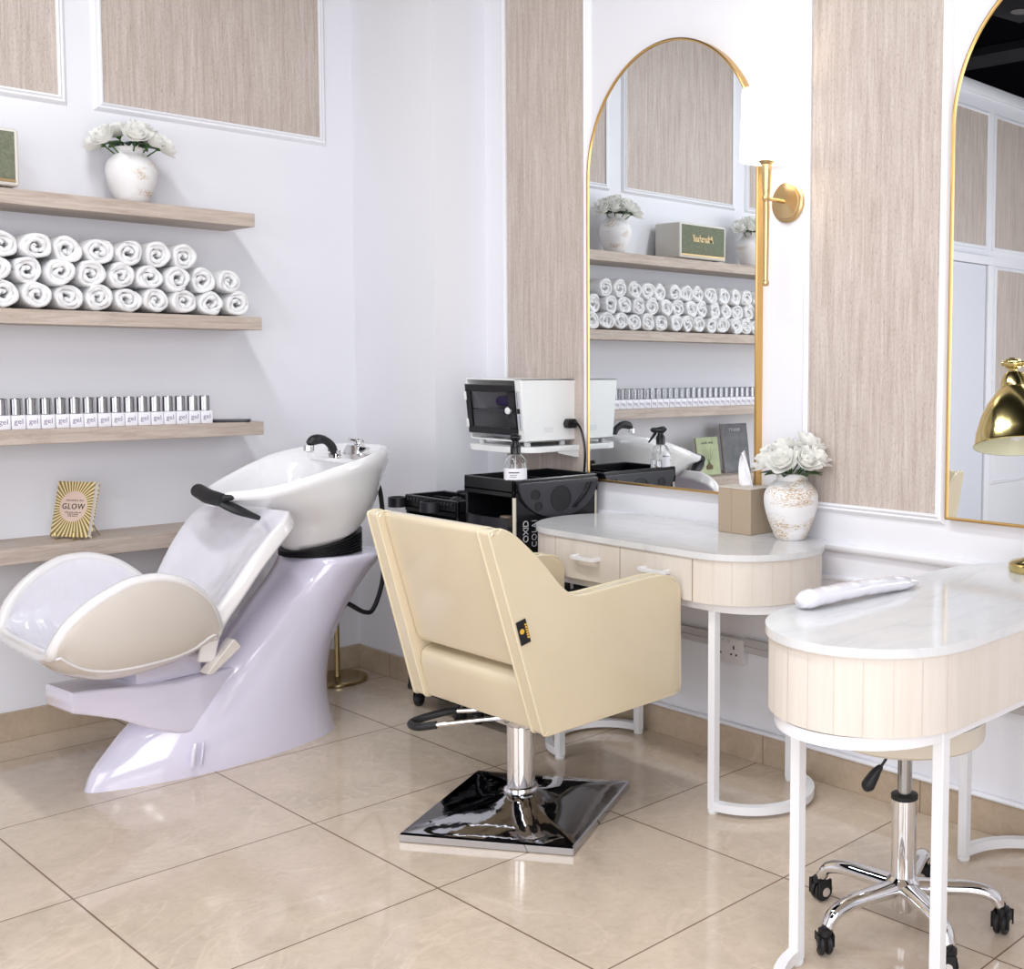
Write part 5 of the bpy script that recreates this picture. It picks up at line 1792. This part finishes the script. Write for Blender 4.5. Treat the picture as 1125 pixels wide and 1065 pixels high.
# spray bottle
sb = thing('spray_bottle', 'clear spray bottle with black trigger head on the tall trolley', 'spray bottle', (1.240, -0.362, 0.8512), R(-135))
bm = BM(); lathe(bm, [(0.0, 0.0), (0.036, 0.0), (0.038, 0.004), (0.038, 0.085), (0.035, 0.100), (0.024, 0.116), (0.014, 0.122), (0.014, 0.128), (0.0125, 0.128), (0.0125, 0.1215), (0.0225, 0.1145), (0.0335, 0.0985), (0.0365, 0.0845), (0.0365, 0.005), (0.0, 0.0035)], 36)
bt = finish(bm, 'bottle', M['glass'], sb)
bm = BM(); lathe(bm, [(0.0, 0.0040), (0.0355, 0.0055), (0.0361, 0.009), (0.0361, 0.060), (0.0, 0.060)], 36)
finish(bm, 'liquid', M['water'], sb)
bm = BM(); lathe(bm, [(0.0385, 0.034), (0.0388, 0.034), (0.0388, 0.076), (0.0385, 0.076)], 36, caps=False)
for f in list(bm.faces):
    if f.calc_center_median().y < 0.004: bm.faces.remove(f)
lb = finish(bm, 'label', M['label'], sb)
bm = BM()
for z_, h_, a0_, a1_ in ((0.060, 0.0035, 62, 118), (0.053, 0.0016, 70, 112), (0.047, 0.0016, 66, 104)):
    pa = [(0.0391 * math.cos(R(a)), 0.0391 * math.sin(R(a))) for a in range(a0_, a1_, 6)]
    loft(bm, [[(x, y, z_) for x, y in pa], [(x, y, z_ + h_) for x, y in pa]], closed=False)
finish(bm, 'label_print', M['ink'], lb)
bm = BM()
lathe(bm, [(0.0175, 0.122), (0.0175, 0.150), (0.012, 0.158), (0.011, 0.172)], 24)
box(bm, -0.016, 0.016, -0.036, 0.016, 0.168, 0.186, 0.005, 3)
prism(bm, rounded([(-0.034, 0.168), (-0.042, 0.180), (0.012, 0.192), (0.026, 0.180), (0.014, 0.166)], 0.005, 3), lambda a, b: (-0.011, -a * -1, b), lambda a, b: (0.011, -a * -1, b), 0.002, 1)
finish(bm, 'spray_head', M['blackp'], sb)
bm = BM()
tube(bm, bez([(0, -0.018, 0.168), (0, -0.030, 0.150), (0, -0.046, 0.128)], 10), [0.006, 0.006, 0.0058, 0.0056, 0.0054, 0.005, 0.005, 0.0045, 0.004, 0.0035, 0.003][:11], 8)
finish(bm, 'trigger', M['blackp'], sb)
bm = BM(); tube(bm, [(0, 0, 0.123), (0.004, 0.004, 0.01)], 0.002, 8); finish(bm, 'dip_tube', M['whitep'], sb)

# loudspeaker box under the ceiling, seen in the second mirror
ls = thing('ceiling_speaker', 'black loudspeaker box hung under the dark ceiling, seen in the right mirror', 'speaker', (1.45, -2.70, 3.10), R(12))
bm = BM(); box(bm, -0.15, 0.15, -0.17, 0.17, 0, 0.20, 0.01, 2); finish(bm, 'speaker_box', M['ceil2'], ls)
bm = BM(); box(bm, -0.03, 0.03, -0.03, 0.03, 0.20, 0.23); finish(bm, 'bracket', M['ceil2'], ls)
bm = BM(); lathe(bm, [(0.0, -0.004), (0.05, -0.004), (0.05, 0.002)], 24, (0, 0, 0)); finish(bm, 'cone', M['blackp'], ls)

for k in range(3):
    if k not in rose_used:
        for ch in list(roses[k].children): bpy.data.objects.remove(ch)
        bpy.data.objects.remove(roses[k])

# ------------------------------------------------------------------ lights
def area(name, loc, rot, sx, sy, power, col=(1, 1, 1)):
    l = bpy.data.lights.new(name, 'AREA')
    l.shape = 'RECTANGLE'; l.size = sx; l.size_y = sy
    l.energy = power; l.color = col
    o = bpy.data.objects.new(name, l); C.objects.link(o)
    o.location = loc; o.rotation_euler = rot
    return o
COOL = (0.93, 0.95, 1.0)
WARM = (1.0, 0.95, 0.88)
for k, (x, y) in enumerate(((1.5, -1.8), (2.5, -1.9), (3.7, -2.1), (2.7, -3.1), (4.1, -3.5))):
    area('ceiling_light', (x, y, H - 0.03), (0, 0, 0), 1.1, 0.14, 20, (0.965, 0.975, 1.0))
area('cool_fill_light', (XE - 0.02, -3.4, 1.65), (0, R(90), 0), 2.2, 3.2, 80, COOL)  # unseen fill panel added before a solid wall, standing in for shopfront daylight
area('cool_fill_light', (3.2, YE + 0.02, 1.65), (R(90), 0, 0), 3.2, 2.4, 62, COOL)  # second unseen fill panel, added to brighten the mirror wall; no window here
pl = bpy.data.lights.new('sconce_bulb', 'POINT'); pl.energy = 1.3; pl.color = (1.0, 0.90, 0.76); pl.shadow_soft_size = 0.03
po = bpy.data.objects.new('sconce_bulb', pl); C.objects.link(po); po.location = (2.128, -0.105, 2.0)

w = bpy.data.worlds.new('World'); scene.world = w; w.use_nodes = True
w.node_tree.nodes['Background'].inputs[0].default_value = (0.8, 0.85, 1, 1)
w.node_tree.nodes['Background'].inputs[1].default_value = 0.3

# ------------------------------------------------------------------ camera
cam = bpy.data.cameras.new('camera'); co = bpy.data.objects.new('camera', cam); C.objects.link(co)
f_px, yaw, pitch, roll, cx, cy, cz = 1266.3617, 0.6975053, 0.0661983, 0.0090967, 4.4257016, -2.7480841, 1.2905197
ppx, ppy = 862.7687, 482.0314
fw = Vector((-math.sin(yaw) * math.cos(pitch), math.cos(yaw) * math.cos(pitch), -math.sin(pitch)))
r = Vector((math.cos(yaw), math.sin(yaw), 0)); u = r.cross(fw)
r2 = r * math.cos(roll) + u * math.sin(roll); u2 = -r * math.sin(roll) + u * math.cos(roll)
co.matrix_world = Matrix(((r2.x, u2.x, -fw.x, cx), (r2.y, u2.y, -fw.y, cy), (r2.z, u2.z, -fw.z, cz), (0, 0, 0, 1)))
cam.sensor_fit = 'HORIZONTAL'; cam.sensor_width = 36
cam.lens = f_px / 1125 * 36
cam.shift_x = -(ppx - 562.5) / 1125
cam.shift_y = (ppy - 532.5) / 1125
cam.clip_start = 0.05
scene.camera = co
vs_ = scene.view_settings
vs_.view_transform = 'Standard'; vs_.look = 'None'; vs_.gamma = 1; vs_.use_curve_mapping = False
vs_.exposure = 0.11
